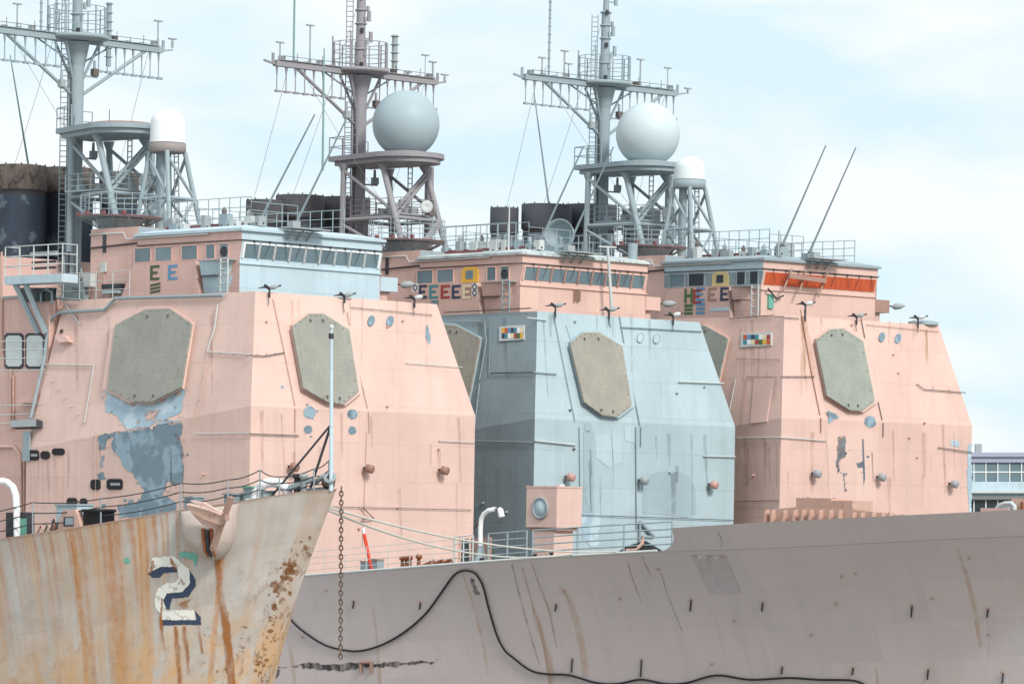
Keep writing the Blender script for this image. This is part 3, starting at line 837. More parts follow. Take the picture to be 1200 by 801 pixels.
    # ---- main mast and its quadpod
    mm = cfg['mast']; du = cfg['du']; um = -25.2 + du; zq = 34.9
    m = MB(); zs = ZR - .2
    m.tube([(um, CLV, zs), (um, CLV, 39.6)], .46, mm, 18)
    m.tube([(um, CLV, 38.9), (um, CLV, 40.35)], .46, mm, 18, .8)
    m.tube([(um, CLV, 40.6), (um, CLV, 45.6)], .34, mm, 14, .30)
    m.tube([(um, CLV, 45.6), (um, CLV, 51.5)], .22, mm, 12, .12)
    for z in (42.0, 43.7, 44.6, 45.5, 46.7, 48.0): m.lathe((um, CLV, z), [(.33, 0), (.42, .05), (.42, .1), (.33, .15)], mm, 14)
    for z, a in ((42.8, .6), (44.2, -.4), (46.3, .7), (47.3, -.6)):
        m.tube([(um, CLV, z), (um + .3 * a, CLV + .75, z + .05)], .04, mm, 4); m.box(um + .2 * a, um + .2 * a + .12, CLV + .6, CLV + .85, z - .2, z + .5, mm)
    for k in range(7): m.box(um + .28, um + .42, CLV - .3 + (k % 3) * .25, CLV - .1 + (k % 3) * .25, 40.9 + k * .75, 41.2 + k * .75, ['dark', mm, 'grey'][k % 3])
    m.tube([(um + .1, CLV - .5, 26), (um + .12, CLV - .52, 33), (um + .1, CLV - .5, 39.4)], .03, 'dark', 4)
    mast = m.build('mast', ship)
    ld = MB(); ld.ladder((um - .42, CLV - .62, ZB0), (um - .42, CLV - .62, 45.4), (.3, .3, 0), mm, .33, .035); ld.build('mast_ladder', mast)
    # yardarm
    y0, y1, zy = CLV - 7.4, CLV + 6.8, 40.5
    ya = MB()
    ya.bar((um, y0, zy), (um, y1, zy), .42, .36, mm); ya.bar((um, y0 + .3, zy + .24), (um, y1 - .3, zy + .24), .62, .05, mm)
    for s_ in (-1, 1):
        ye = y0 if s_ < 0 else y1
        ya.bar((um, ye, zy - .05), (um, ye + .9 * s_, zy + .12), .16, .12, mm)
        ya.tube([(um, ye + .15 * s_, zy), (um, ye + .15 * s_, zy + .65)], .1, mm, 8)
        ya.tube([(um, CLV + 5.6 * s_, zy - .1), (um, CLV + .4 * s_, zy - 3.4)], .115, mm, 8)
        for k in (-1, 1): ya.tube([(um + .55 * k, CLV + 1.3 * s_, zy - .2), (um, CLV + .2 * s_, zy - 2.9)], .09, mm, 7)
        ya.tube([(um - .3, CLV + 3.0 * s_, zy - .1), (um, CLV + .45 * s_, zy - 1.4)], .06, mm, 5)
    for k in range(13):
        yy = y0 + .6 + (y1 - y0 - 1.2) * k / 12
        if abs(yy - CLV) < 1.9: continue
        ya.box(um - .2, um + .2, yy - .15, yy + .15, zy + .2, zy + .34 + .18 * (k % 3 == 0), [mm, 'wire', mm, 'grey'][k % 4]); ya.tube([(um + .28, yy, zy + .2), (um + .28, yy, zy + .55 + .25 * (k % 2))], .025, 'wire', 4)
    ya.tube([(um + .28, y0 + .6, zy + .5), (um + .28, y1 - .6, zy + .5)], .018, 'wire', 4)
    yo = ya.build('yardarm', ship)
    for s_ in (-1, 1):
        hg = MB(); a, c_ = CLV + 1.7 * s_, (y0 + .15 if s_ < 0 else y1 - .25)
        n = 8
        for k in range(n):
            yy = a + (c_ - a) * k / (n - 1)
            hg.tube([(um + .05, yy, zy - .2), (um + .05, yy, zy - 1.75)], .04, mm, 5)
            hg.tube([(um + .05, yy, zy - .2), (um + .05, yy, zy - .75)], .1, mm, 6, .045)
            hg.box(um - .05, um + .15, yy - .12, yy + .3, zy - 1.86, zy - 1.72, mm)
        hg.tube([(um + .05, a, zy - 1.78), (um + .05, c_, zy - 1.78)], .045, mm, 5)
        hg.build('dipole_rack', yo)
    for px, ya_, yb_, r_, mat in cfg['yard_ant']:
        p = F.u(px, yb_, um); q = F.u(px, ya_, um)
        a_ = MB(); a_.tube([(um, p.y, p.z), (um, p.y, q.z)], r_, mat, 6)
        if r_ > .07:
            k = p.z + .6
            while k < q.z: a_.lathe((um, p.y, k), [(r_, -.05), (r_ * 1.7, 0), (r_, .05)], mat, 8); k += .55
        elif q.z - p.z < 4: a_.box(um - .1, um + .1, p.y - .3, p.y + .3, q.z - .03, q.z + .06, mat); a_.tube([(um, p.y, p.z), (um, p.y, p.z + .4)], r_ * 1.8, mat, 6)
        a_.build('aerial', yo)
    tp = MB()
    tp.lathe((um, CLV, 40.4), [(.6, 0), (1.92, .12), (1.92, .36), (.3, .37)], mm, 24)
    topo = tp.build('top_platform', ship)
    rr = MB(); rr.rail([(um + 1.82 * math.cos(t), CLV + 1.82 * math.sin(t), 40.75) for t in [2 * math.pi * k / 12 for k in range(12)]], 1.75, mm, 3, .85, .045, True, .025)
    rr.build('platform_railing', topo)
    for k in range(5):
        t = k * 1.3
        a_ = MB(); a_.tube([(um + 1.85 * math.cos(t), CLV + 1.85 * math.sin(t), 40.7), (um + 1.85 * math.cos(t), CLV + 1.85 * math.sin(t), 42.5 + .15 * k)], .055, mm, 5); a_.build('aerial', topo)
    # quadpod: platform, legs, bracing
    qp = MB(); cb = Vector((-20.5, CLV, zq))
    n = 20; QX = -20.6 + du; out = [(QX + 2.55 * math.sin(t), CLV - 2.55 * math.cos(t)) for t in [math.pi * k / n for k in range(n + 1)]] + [(um - cfg.get('plat', .9), CLV + 1.6), (um - cfg.get('plat', .9), CLV - cfg.get('platv', 1.9))]
    qp.prism([(x, y, zq - .32) for x, y in out], (0, 0, .32), mm)
    inn = [(QX + (x - QX) * .93, CLV + (y - CLV) * .88) for x, y in out]
    qp.prism([(x, y, zq - .62) for x, y in inn], (0, 0, .3), mm)
    quad = qp.build('radome_tower', ship)
    l0 = cfg.get('leg0', 6.5); tops = [(-24.4 + du, l0), (-21.2 + du, 7.0), (-20.9 + du, 10.5), (-24.4 + du, 10.5)]; feet = [(-24.4 + du, l0 - .1), (-17.4 + du, 6.0), (-18.4 + du, 10.8), (-24.4 + du, 11.0)]
    zf = ZBR - .2
    legs = [(Vector((*a, zq - .6)), Vector((*c_, zf))) for a, c_ in zip(tops, feet)]
    for a, c_ in legs:
        l = MB(); l.tube([a, c_], .2, mm, 12); l.tube([a, a.lerp(c_, .07)], .38, mm, 8, .2); l.build('leg', quad)
    br2 = MB()
    mid = [a.lerp(c_, .52) for a, c_ in legs]
    for i, j in ((0, 1), (1, 2), (2, 3), (3, 0)):
        br2.tube([mid[i], mid[j]], .135, mm, 8)
    for i, j in ((0, 1), (2, 1), (3, 2)):
        br2.tube([legs[i][0].lerp(legs[i][1], .06), mid[j].lerp(legs[j][0], .1)], .115, mm, 8)
        br2.tube([legs[i][0].lerp(legs[i][1], .56), legs[j][1].lerp(mid[j], .1)], .115, mm, 8)
    br2.tube([legs[1][1].lerp(legs[1][0], .05), mid[2]], .13, mm, 8); br2.tube([legs[2][0].lerp(legs[2][1], .1), mid[1]], .13, mm, 8)
    br2.build('bracing', quad)
    pl2 = MB(); zz = zf + 3.6
    pl2.prism([(-24 + du, 6.8, zz), (-19.3 + du, 7.0, zz), (-19.6 + du, 10.2, zz), (-24 + du, 10.2, zz)], (0, 0, .1), mm)
    pl2.rail([(-24 + du, 6.8, zz), (-19.3 + du, 7.0, zz), (-19.6 + du, 10.2, zz), (-24 + du, 10.2, zz)], 1.1, mm, 3, 1.2, .035, True)
    pl2.lathe((-19.0 + du, 9.0, zz + .6), [(.1, -.3), (.42, 0), (.4, .05), (.1, -.1)], 'offwhite', 14, (.8, -.5, .0))
    for k in range(4): pl2.box(-23 + k + du, -22.6 + k + du, 8.3, 8.8, zz + .1, zz + .6 + .25 * (k % 3), 'grey')
    pl2.ladder((-22.2 + du, 10.4, zf), (-22.2 + du, 10.4, zq - .5), (.4, 0, 0), mm, .34, .04)
    pl2.tube([(-21.2 + du, 11.2, zf), (-21.2 + du, 11.2, zq - .6)], .3, mm, 10)
    pl2.build('walkway', quad)
    rr = MB(); rr.rail([(um + 2.2, CLV - 2.1, zq), (um - cfg.get('plat', .9) + .05, CLV - cfg.get('platv', 1.9) + .05, zq), (um - cfg.get('plat', .9) + .05, CLV + 1.55, zq)], 1.25, mm, 2, 1.3, .04); rr.build('platform_railing', quad)
    if cfg.get('ball'):
        d_ = MB(); prof = []
        r_ = 2.2
        for k in range(25):
            t = -1.02 + (math.pi / 2 + 1.02) * k / 24; prof.append((max(.0, r_ * math.cos(t)), r_ * math.sin(t)))
        d_.lathe((QX, CLV, zq + r_ * math.sin(1.02) + .1), prof, cfg['ball'], 48)
        d_.lathe((QX, CLV, zq), [(1.45, 0), (1.5, .14), (1.3, .15)], mm, 40)
        d_.build('radome', quad)
    else:
        d_ = MB(); d_.lathe((QX, CLV, zq), [(1.9, 0), (1.9, .12), (1.4, .14)], 'rust', 32); d_.tube([(QX - .7, CLV - .5, zq), (QX - .7, CLV - .5, zq + 1.0)], .03, 'dark', 4)
        d_.build('radome_seat', quad)
    # ---- the smaller tower with the white dome
    if cfg.get('smalldome'):
        sd = MB(); ct = Vector((-16.3 + du, CLV, 0)); zt = 33.0
        sd.lathe(ct, [(1.05, zt), (1.12, zt + .05), (1.12, zt + .55), (.95, zt + .6)], cfg['domering'], 28)
        so = sd.build('dome_tower', ship)
        ft = [(-1.35, -1.5), (1.9, -1.3), (1.7, 1.6), (-1.5, 1.6)]; tt = [(-.7, -.8), (.8, -.7), (.75, .75), (-.75, .75)]
        L = [(ct + Vector((*a, zt + .05)), ct + Vector((*c_, ZBR - .1))) for a, c_ in zip(tt, ft)]
        for a, c_ in L: l = MB(); l.tube([a, c_], .15, mm, 9); l.build('leg', so)
        bb = MB()
        for i in range(4):
            j = (i + 1) % 4; mi_, mj = L[i][0].lerp(L[i][1], .5), L[j][0].lerp(L[j][1], .5)
            bb.tube([mi_, mj], .1, mm, 7); bb.tube([L[i][0].lerp(L[i][1], .05), mj], .1, mm, 7); bb.tube([L[i][1].lerp(L[i][0], .04), mj], .09, mm, 7)
        bb.ladder(ct + Vector((0, .9, ZBR)), ct + Vector((0, .7, zt)), (.4, 0, 0), mm, .34, .04)
        bb.tube([ct + Vector((-.4, -.2, ZBR)), ct + Vector((-.4, -.2, zt))], .28, mm, 10); bb.build('bracing', so)
        d_ = MB(); r_ = 1.04; hd_ = cfg.get('domeh', 1.25); prof = [(r_, 0), (r_, hd_)] + [(r_ * math.cos(t), hd_ + .82 * math.sin(t)) for t in [math.pi / 2 * k / 10 for k in range(1, 11)]]
        d_.lathe(ct + Vector((0, 0, zt + .6)), [(r_ * 1.04, 0), (r_ * 1.04, .12)] + prof[1:], cfg.get('domemat', 'white'), 36); d_.build('radome', so)
    # ---- funnel uptakes
    for (uu, vv, r_, zt, cap, body) in cfg['funnels']:
        fn = MB(); zc = zt - cfg['capdrop']
        fn.lathe((uu, vv, 0), [(r_, 20.0), (r_, zc - .35)], body, 40)
        fn.lathe((uu, vv, 0), [(r_ * .985, zc - .35), (r_ * .985, zc - .1), (r_ * 1.06, zc)], 'dark', 40)
        fn.lathe((uu, vv, 0), [(r_ * 1.06, zc), (r_ * 1.06, zt), (r_ * .98, zt + .03), (r_ * .94, zt - 1.2), (0.0, zt - 1.3)], cap, 40)
        for k in range(10):
            t = k * .63; fn.tube([(uu + r_ * 1.02 * math.cos(t), vv + r_ * 1.02 * math.sin(t), zt), (uu + r_ * 1.02 * math.cos(t), vv + r_ * 1.02 * math.sin(t), zt + .12)], .05, 'dark', 4)
        fn.build('funnel', ship)
    # ---- aft house
    ah = MB(); ah.box(-46, -LB - .02, 1.55, W - 1.55, 6.9, 24.0, cfg['aft']); ah.box(-38, -27.2, 3.4, W - 2, 24.0, 26.8, cfg['aft'])
    ah.box(-46, -LB - .02, 1.45, W - 1.45, 24.0, 24.15, 'grey')
    aft = ah.build('aft_house', ship)
    cfg['post'](ship, house, bridge, aft, F) if 'post' in cfg else None
    # ---- rails on the aft house, stays from the yard, cables down the mast
    rl = MB(); key != 'A' and rl.rail([(-LB - .3, 1.7, 24.15), (-34, 1.7, 24.15)], 1.5, 'pale', 3, 1.3, .035); rl.v and rl.build('roof_railing', ship)
    rl = MB(); key != 'A' and rl.rail([(-20.5 + du, 3.6, ZBR + .3), (-27 + du, 3.6, ZBR + .3), (-27 + du, 13, ZBR + .3)], 1.5, mm, 3, 1.1, .035); rl.v and rl.build('roof_railing', ship)
    rl = MB(); rl.rail([(-13.2, 6.2, ZBR + .42), (-13.2, 12.5, ZBR + .42), (-6.6, 12.9, ZBR + .42)], 1.5, 'pale', 3, 1.0, .032); rl.build('roof_railing', ship)
    for a, c_ in (((um, y0 + 1.2, zy), (-33, 2.5, 24.2)), ((um, y1 - 1.0, zy), (-34, 14.8, 24.2)), ((um, y0 + 2.2, zy - .1), (-14.5, 3.4, 28.1)), ((um, CLV - .3, 45), (-36, CLV, 27))):
        w_ = MB(); a, c_ = Vector(a), Vector(c_); w_.tube([a.lerp(c_, k / 8) - Vector((0, 0, .5 * math.sin(math.pi * k / 8))) for k in range(9)], .016, 'wire', 4); w_.build('wire_stay', ship)
    for k in range(4):
        w_ = MB(); t = -2.2 + k * .45; x, y = um + .52 * math.cos(t), CLV + .52 * math.sin(t)
        w_.tube([(x, y, 25), (x, y, 30 + k), (x + .03, y, 38.8 - k)], .028, ['wire', mm, 'dark', mm][k], 5); w_.build('mast_cable', ship)
    for k, (z, s_) in enumerate(((37.4, -1), (33.2, 1), (38.3, 1))):
        w_ = MB(); w_.bar((um, CLV + .4 * s_, z), (um + .2, CLV + 1.5 * s_, z), .1, .1, mm); w_.box(um, um + .35, CLV + 1.3 * s_ - .2, CLV + 1.3 * s_ + .2, z + .05, z + .5, ['grey', 'pale', 'wire'][k]); w_.lathe((um + .15, CLV + 1.3 * s_, z + .5), [(.1, 0), (.08, .5), (0, .55)], mm, 8); w_.build('mast_bracket', ship)
    # loose gear on the quadpod walkway and beside the legs
    for k in range(7):
        w_ = MB(); x, y, z = -23.6 + du + .62 * k, 7.3 + (k * 1.7) % 2.6, [zf + 3.7, zq + .02, ZBR + .3][k % 3]
        if z > zq and (x - QX) ** 2 + (y - CLV) ** 2 < 6: z = zf + 3.7
        hh = .35 + .3 * (k % 3); w_.box(x, x + .4, y, y + .4, z, z + hh, [mm, 'grey', 'wire', 'pale'][k % 4]); w_.tube([(x + .2, y + .2, z + hh), (x + .2, y + .2, z + hh + .5)], .04, mm, 5); w_.build('tower_equipment', ship)
    # small lugs and cable clips on the deckhouse walls
    random.seed(hash(key) % 7 + 3 if False else ord(key))
    for k in range(14):
        t, h = random.random(), random.random(); fw = k % 3 != 0; w_ = MB()
        if fw:
            z = ZK + (ZR - ZK) * h if k % 2 else 9 + 7.5 * h; x = -TP * max(0, (z - ZK) / (ZR - ZK)); y = 2 + (W - 4) * t; q = Vector((x, y, z)); n = P_FU[1] if z > ZK else P_FL[1]
        else:
            z = 9 + 6 * h; q = Vector((-1 - (LB - 2) * t, 0, z)); n = P_SL[1]
        w_.lathe(q - n * .01, [(.09, 0), (.07, .1), (.03, .2), (0, .2)], random.choice(['rustpink', 'lamppink', ps]) if ps != 'bluedark' else random.choice(['grey', 'wire', 'bluedark']), 7, n); w_.build('wall_lug', house)
    # ---- raked whip aerials at the front of the bridge roof
    for (xb, yb, xt, yt) in cfg['whips']:
        bse = F.u(xb, yb, -6.0); zb_ = bse.z
        # leans towards the bow: find the tip on the vertical plane through the foot along the keel
        tip_ = F.v(xt, yt, bse.y)
        wpn = MB(); wpn.tube([bse, bse.lerp(tip_, .12), tip_], .1, 'pale', 7, .045)
        wpn.tube([(bse.x, bse.y, ZBR + .3), bse], .16, 'dark', 7); wpn.box(bse.x - .45, bse.x + .2, bse.y - .3, bse.y + .3, ZBR + .3, max(ZBR + .6, zb_ - .1), 'pale')
        wpn.build('whip_aerial', ship)
    for (xb, yb, xt, yt, u_, mat) in cfg.get('poles', []):
        p = F.u(xb, yb, u_); q = F.u(xt, yt, u_); wpn = MB(); wpn.tube([p, q], .075, mat, 6, .04); wpn.build('whip_aerial', ship)
    return ship, house, bridge, aft

# ---------------------------------------------------------------- ship A
def pipes_for(fc, sc, extra):
    return fc + sc + extra

PA = [(P_SL, ragged([(116, 510.5), (150, 504.6), (212, 494.5), (212, 520), (215, 545), (212, 565), (205, 569), (196, 563), (190, 580), (207, 590), (207, 602), (140, 607), (138, 592), (165, 585), (170, 575), (160, 560), (148, 550), (140, 535), (131, 522), (134, 511), (127, 513), (124, 525), (117, 526)], 1.3, 3), 'patchblue'),
      (P_SU, ragged([(123, 457), (150, 473), (178, 474), (190, 466), (213, 452), (217, 458), (212, 483), (203, 487), (195, 491), (211, 492), (211, 493.8), (150, 503.6), (144, 497), (139, 489), (123, 482)], 1.2, 3), 'patchlight'),
      (P_SL, ragged([(114, 555), (122, 553), (124, 562), (116, 562)], 1, 3), 'patchblue'), (P_SL, ragged([(118, 535), (122, 533), (121, 548), (117, 546)], .8, 3), 'patchblue'),
      (P_SL, ragged([(150, 586), (156, 585), (156, 590), (150, 590)], .8, 3), 'patchblue'), (P_SL, ragged([(119, 590), (124, 590), (124, 594), (118, 594)], .8, 3), 'patchblue'),
      (P_FL, ragged(oval(363, 483, 7, 8, 10), 1.2, 3), 'patchblue'), (P_FL, ragged(oval(413, 485, 6, 6, 10), 1.0, 3), 'patchblue'),
      (P_FL, ragged(oval(361, 503, 5, 5, 10), 1.2, 3), 'patchblue'), (P_FL, ragged(oval(413, 504, 5, 5, 8), .8, 3), 'patchblue'),
      (P_FU, ragged([(500, 381), (502, 381), (505, 401), (503, 404), (499, 395)], .4, 5), 'patchblue'), (P_FU, ragged(oval(331, 453, 2, 2, 6), .4, 3), 'patchblue')]
big = PA[0][1]; upper = PA[1][1]
PA += [(P_SL, f, 'patchblue') for f in flakes(big, 26, .5, 1.8, 4)] + [(P_SU, f, 'patchlight') for f in flakes(upper, 18, .5, 1.5, 3)]
PA += [(P_SL, f, 'pinkA2') for f in flakes(big, 40, .5, 2.2, 4)] + [(P_SU, f, 'pinkA2') for f in flakes(upper, 26, .6, 2.2, 3)]
PA += [(P_SU, ragged([(170, 484), (178, 480), (190, 479), (184, 488), (172, 493)], 1.4, 2), 'pinkA2'), (P_SL, ragged([(193, 566), (203, 563), (207, 575), (199, 583)], 1.2, 2), 'pinkA2')]
PA += [(P, f, 'patchblue') for P, c in ((P_FL, oval(363, 483, 7, 8, 10)), (P_FL, oval(413, 485, 6, 6, 10)), (P_FL, oval(361, 503, 5, 5, 10))) for f in flakes(c, 6, .4, 1.2, 2)]
random.seed(21)
def wall_runs(quads, n, mat):
    """faint runs of dirty water below edges and fittings"""
    out = []
    for P, (x0, x1), (y0, y1), (l0, l1) in quads:
        for _ in range(n):
            x = random.uniform(x0, x1); y = random.uniform(y0, y1); L = random.uniform(l0, l1); w = random.uniform(.8, 3.2) * random.uniform(.5, 1); k = random.uniform(-.03, .06)
            out.append((P, [(x - w, y), (x + w, y), (x + w * .6 + k * L, y + L), (x - w * .4 + k * L, y + L * 1.05)], mat))
    return out
A_runs = wall_runs([(P_FU, (320, 500), (345, 352), (20, 90)), (P_FL, (300, 545), (480, 490), (20, 90)), (P_FL, (300, 545), (515, 600), (15, 60)), (P_SU, (75, 280), (358, 372), (20, 100)), (P_SL, (40, 285), (520, 545), (25, 80))], 6, 'grime')
B_runs = wall_runs([(P_FU, (625, 810), (368, 375), (20, 90)), (P_FL, (630, 850), (498, 512), (20, 90)), (P_FL, (630, 850), (515, 580), (15, 60)), (P_SU, (560, 615), (370, 380), (20, 80))], 6, 'grimeblue')
C_runs = wall_runs([(P_FU, (915, 1090), (372, 380), (20, 90)), (P_FL, (918, 1130), (493, 508), (20, 80)), (P_FL, (918, 1130), (515, 570), (15, 50)), (P_SU, (865, 905), (375, 400), (20, 80)), (P_SL, (866, 912), (512, 530), (20, 70))], 6, 'grime')
C_runs += wall_runs([(P_FU, (1085, 1090), (385, 388), (30, 50)), (P_FU, (940, 950), (366, 380), (50, 90))], 4, 'runpale')
A_cfg = dict(
    du=-1.45, plat=.35, platv=1.3, leg0=7.6, smull='pinkW', front='pinkA', side='pinkA', arrayrim='pinkA', lampmark='rustpink', portfill='patchblue',
    patches=[(poly, P, m) for P, poly, m in PA + A_runs],
    arrays=[([(137, 381), (172, 363), (200, 362), (226, 380), (214, 454), (180, 471), (155, 471), (127, 455)], P_SU, 'arrayA'),
            ([(341, 383), (361, 368), (378, 368), (408, 387), (419, 459), (401, 474), (384, 472), (354, 455)], P_FU, 'arrayA')],
    pipes=[(P_FU, [(320, 350), (334, 415), (346, 475)], .035, 'rustpink', 0), (P_FL, [(346, 478), (346, 505)], .035, 'rustpink', 0),
           (P_FU, [(407, 365), (418, 425), (431, 478)], .035, 'rustpink', 0), (P_FL, [(432, 482), (433, 507)], .035, 'rustpink', 0),
           (P_SU, [(255, 357), (252, 382), (243, 411)], .06, 'offwhite', 4), (P_SU, [(243, 412), (291, 415)], .06, 'offwhite', 4), (P_SU, [(243, 414), (236, 465), (227, 496)], .035, 'rustpink', 4),
           (P_FU, [(292, 416), (310, 417), (333, 413)], .045, 'wire', 5), (P_FU, [(412, 360), (506, 369)], .03, 'wire', 9), (P_FU, [(476, 425), (542, 430)], .035, 'offwhite', 5),
           (P_SL, [(228, 508), (290, 507)], .05, 'offwhite', 5), (P_FL, [(292, 508), (350, 510)], .045, 'wire', 4), (P_FL, [(515, 516), (556, 518)], .04, 'offwhite', 3),
           (P_SU, [(46, 427), (110, 428), (99, 495)], .06, 'offwhite', 8), (P_FL, [(335, 592), (552, 597)], .03, 'wire', 6), (P_FL, [(430, 506), (425, 640)], .025, 'rustpink', 0),
           (P_SL, [(112, 505), (112, 610)], .03, 'rustpink', 0)],
    lamps=[(P_FL, 341, 545, 'lampbrown'), (P_FL, 429, 547, 'lampbrown'), (P_FL, 517, 549, 'lampbrown')],
    ports=[(P_FU, 434.5, 376, 4, 6.5, 'patchblue'), (P_FU, 456.5, 376.5, 4.2, 6.5, 'patchblue')],
    floods=[(404, 348), (486, 351), (316, 339)],
    bside='pinkW', bfront='lightblue', broof='lightblue', sbrow='pinkW', bwing='pinkW', bstep='lightblue', mull='white', ladder='offwhite', wingbox='lightblue',
    sglass=['glass'] * 5, wing=(157, 229), drum='pale',
    marks=[(176, 311, 187, 328.5, 'E', 'olive'), (197, 310.5, 208, 328, 'E', 'skyblue'), (176, 333, 188, 344, 'Z', 'olive')],
    mast='pale', yard_ant=[(127, 3, 78, .17, 'pale'), (185, 25, 53, .05, 'grey'), (202, 46, 56, .05, 'grey'), (20, 5, 34, .05, 'grey'), (48, -10, 36, .08, 'pale'), (66, -10, 36, .08, 'pale')],
    smalldome=True, domering='domebase', capdrop=1.55,
    funnels=[(-31.8, 8.2, 1.6, 32.9, 'soot', 'funnelA'), (-31.6, 11.9, 1.6, 33.0, 'soot', 'funnelA'), (-36, 8.4, 1.5, 32.9, 'soot', 'funnelA'), (-29.8, 14.6, 1.2, 32.8, 'soot', 'funnelA')],
    aft='pinkW', whips=[(301, 266, 369, 134), (341, 274, 407, 137)], poles=[(33, 192, 12, 65, -34, 'whipgreen'), (378, 200, 380, 57, -6, 'whipgreen')])

def post_A(ship, house, bridge, aft, F):
    # dark square patches on the lower side wall
    for (x, y, w_, h_) in [(40, 533, 12, 12), (53.5, 533, 10, 9.5), (69, 529, 14, 8), (112.5, 567.5, 11, 12), (135, 567, 18, 12.5), (85, 588, 11.5, 10), (98.5, 588, 8, 9)]:
        mb = MB(); f = on(F, P_SL, .02); k = 2.2
        pts = [(x - w_ / 2 + k, y - h_ / 2), (x + w_ / 2 - k, y - h_ / 2), (x + w_ / 2, y - h_ / 2 + k), (x + w_ / 2, y + h_ / 2 - k), (x + w_ / 2 - k, y + h_ / 2), (x - w_ / 2 + k, y + h_ / 2), (x - w_ / 2, y + h_ / 2 - k), (x - w_ / 2, y - h_ / 2 + k)]
        slab(mb, F, P_SL, pts, .08, 'black')
        if w_ > 15 or w_ == 12 and y < 540: slab(mb, F, P_SL, [(x - w_ * .3, y - 1.5), (x + w_ * .3, y - 1.5), (x + w_ * .3, y + 1.5), (x - w_ * .3, y + 1.5)], .02, 'grey', None, .085)
        decal(mb, F, P_SL, [(x - w_ * .4, y + h_ / 2), (x + w_ * .4, y + h_ / 2), (x + w_ * .35, y + 60), (x - w_ * .3, y + 62)], M['pinkB'], .012)
        mb.build('vent_cover', house)
    # gutter pipe along the roof edge, running down the aft corner
    mb = MB(); f = on(F, P_SU, .2)
    mb.tube([f(262, 346), f(135, 349.5), f(128, 357), f(122, 363), f(70, 366), f(60, 373), f(55, 390), f(52, 420), f(36, 490)], .1, 'pale', 8)
    mb.tube([f(95, 351), f(58, 349)], .07, 'pale', 6); mb.tube([f(73, 352), f(94, 381)], .05, 'grey', 5)
    mb.build('roof_gutter', house)
    mb = MB(); slab(mb, F, P_SU, [(69, 395), (80, 394), (86, 402), (74, 403)], .35, 'pinkW'); g = on(F, P_SU, .02)
    mb.lathe(g(72.5, 388), [(.13, 0), (.13, .06), (0, .06)], 'dark', 10, P_SU[1]); mb.build('vent_hood', house)
    mb = MB(); slab(mb, F, P_SL, [(27, 540), (29, 505), (36, 505), (36, 540)], .1, 'pale'); slab(mb, F, P_SU, [(20, 495), (50, 493), (50, 502), (20, 503)], .5, 'grey', 'dark'); mb.build('junction_box', house)
    # two bright round-cornered openings in the aft wall, with pipes
    va = 1.55
    for x in (16, 40.5):
        w_ = MB(); k = 3
        for r_, mt, d0, d1 in ((1.0, 'dark', .0, .06), (.86, 'glassmilk', .06, .075)):
            hw, hh = 11 * r_, 21 * r_
            pts = [(x - hw + k, 411 - hh), (x + hw - k, 411 - hh), (x + hw, 411 - hh + k), (x + hw, 411 + hh - k), (x + hw - k, 411 + hh), (x - hw + k, 411 + hh), (x - hw, 411 + hh - k), (x - hw, 411 - hh + k)]
            w_.prism([F.v(px, py, va - d1) for px, py in pts], (0, d1 - d0, 0), mt)
        w_.build('window', aft)
    for x, y0, y1 in ((12.5, 432, 503), (15.5, 440, 503), (2, 295, 415), (28, 505, 600)): mb = MB(); mb.tube([F.v(x, y0, va - .1), F.v(x, y1, va - .1)], .07, 'rustpink', 6); mb.build('wall_pipe', aft)
    for y in (400, 410, 420, 434, 475, 486, 496): mb = MB(); mb.tube([F.v(-5, y, va - .9), F.v(52, y - 1, va - .9)], .03, 'offwhite', 4); mb.build('guard_wire', aft)
    mb = MB(); mb.tube([F.v(-5, 523, va - .1), F.v(16, 523, va - .1), F.v(24, 532, va - .1), F.v(25, 600, va - .1)], .1, 'pinkB', 7)
    mb.build('wall_pipe', aft)
    mb = MB(); mb.prism([F.v(x, y, va - .6) for x, y in ((18, 470), (40, 460), (44, 470), (44, 473))], (0, .58, 0), 'pinkW'); mb.build('vent_hood', aft)
    # side platform on raked struts
    vb = .3
    mb = MB(); a = F.v(5, 326, vb); c_ = F.v(72, 330, vb)
    mb.box(a.x, c_.x, vb, va, a.z - .38, a.z + .12, 'lightblue')
    for x0, x1 in ((18, 45), (30, 54)):
        mb.bar(F.v(x0, 333, vb + .2), F.v(x1, 390, va - .3), .2, .3, 'pale')
    mb.prism([F.v(24, 337, va - .2), F.v(64, 337, va - .2), F.v(62, 352, va - .2), F.v(30, 354, va - .2)], (0, .18, 0), 'glassdark')
    mb.tube([F.v(48, 355, va - .3), F.v(48, 342, va - .3), F.v(54, 339, va - .3), F.v(61, 342, va - .3), F.v(61, 356, va - .3)], .08, 'pale', 6)
    po = mb.build('side_platform', ship)
    rr = MB(); zt = a.z + .12; rr.rail([(a.x, va - .1, zt), (a.x, vb + .06, zt), (c_.x, vb + .06, zt), (c_.x, va - .1, zt)], 1.75, 'offwhite', 3, 1.5, .045); rr.build('platform_railing', po)
    for k, (x0, x1, y0, y1, m_) in enumerate([(38, 68, 294, 301, 'grey'), (40, 66, 305, 309, 'dark'), (40, 66, 312, 316, 'dark')]):
        p, q = F.v(x0, y1, va), F.v(x1, y0, va); mb = MB(); mb.box(p.x, q.x, va - .2, va, p.z, q.z, m_); mb.build('louvre', aft)
    # clutter at the aft corner of the roof
    for (x0, x1, y0, y1, m_) in [(72, 98, 330, 352, 'pale'), (84, 92, 336, 343, 'grey'), (119, 140, 332, 339, 'glassdark'), (119, 138, 340, 344, 'lightblue'), (97, 106, 320, 336, 'offwhite')]:
        p, q = F.v(x0, y1, 2.6), F.v(x1, y0, 2.6); mb = MB(); mb.box(p.x, q.x, 2.6, 3.0, p.z, q.z, m_); mb.build('roof_equipment', house)
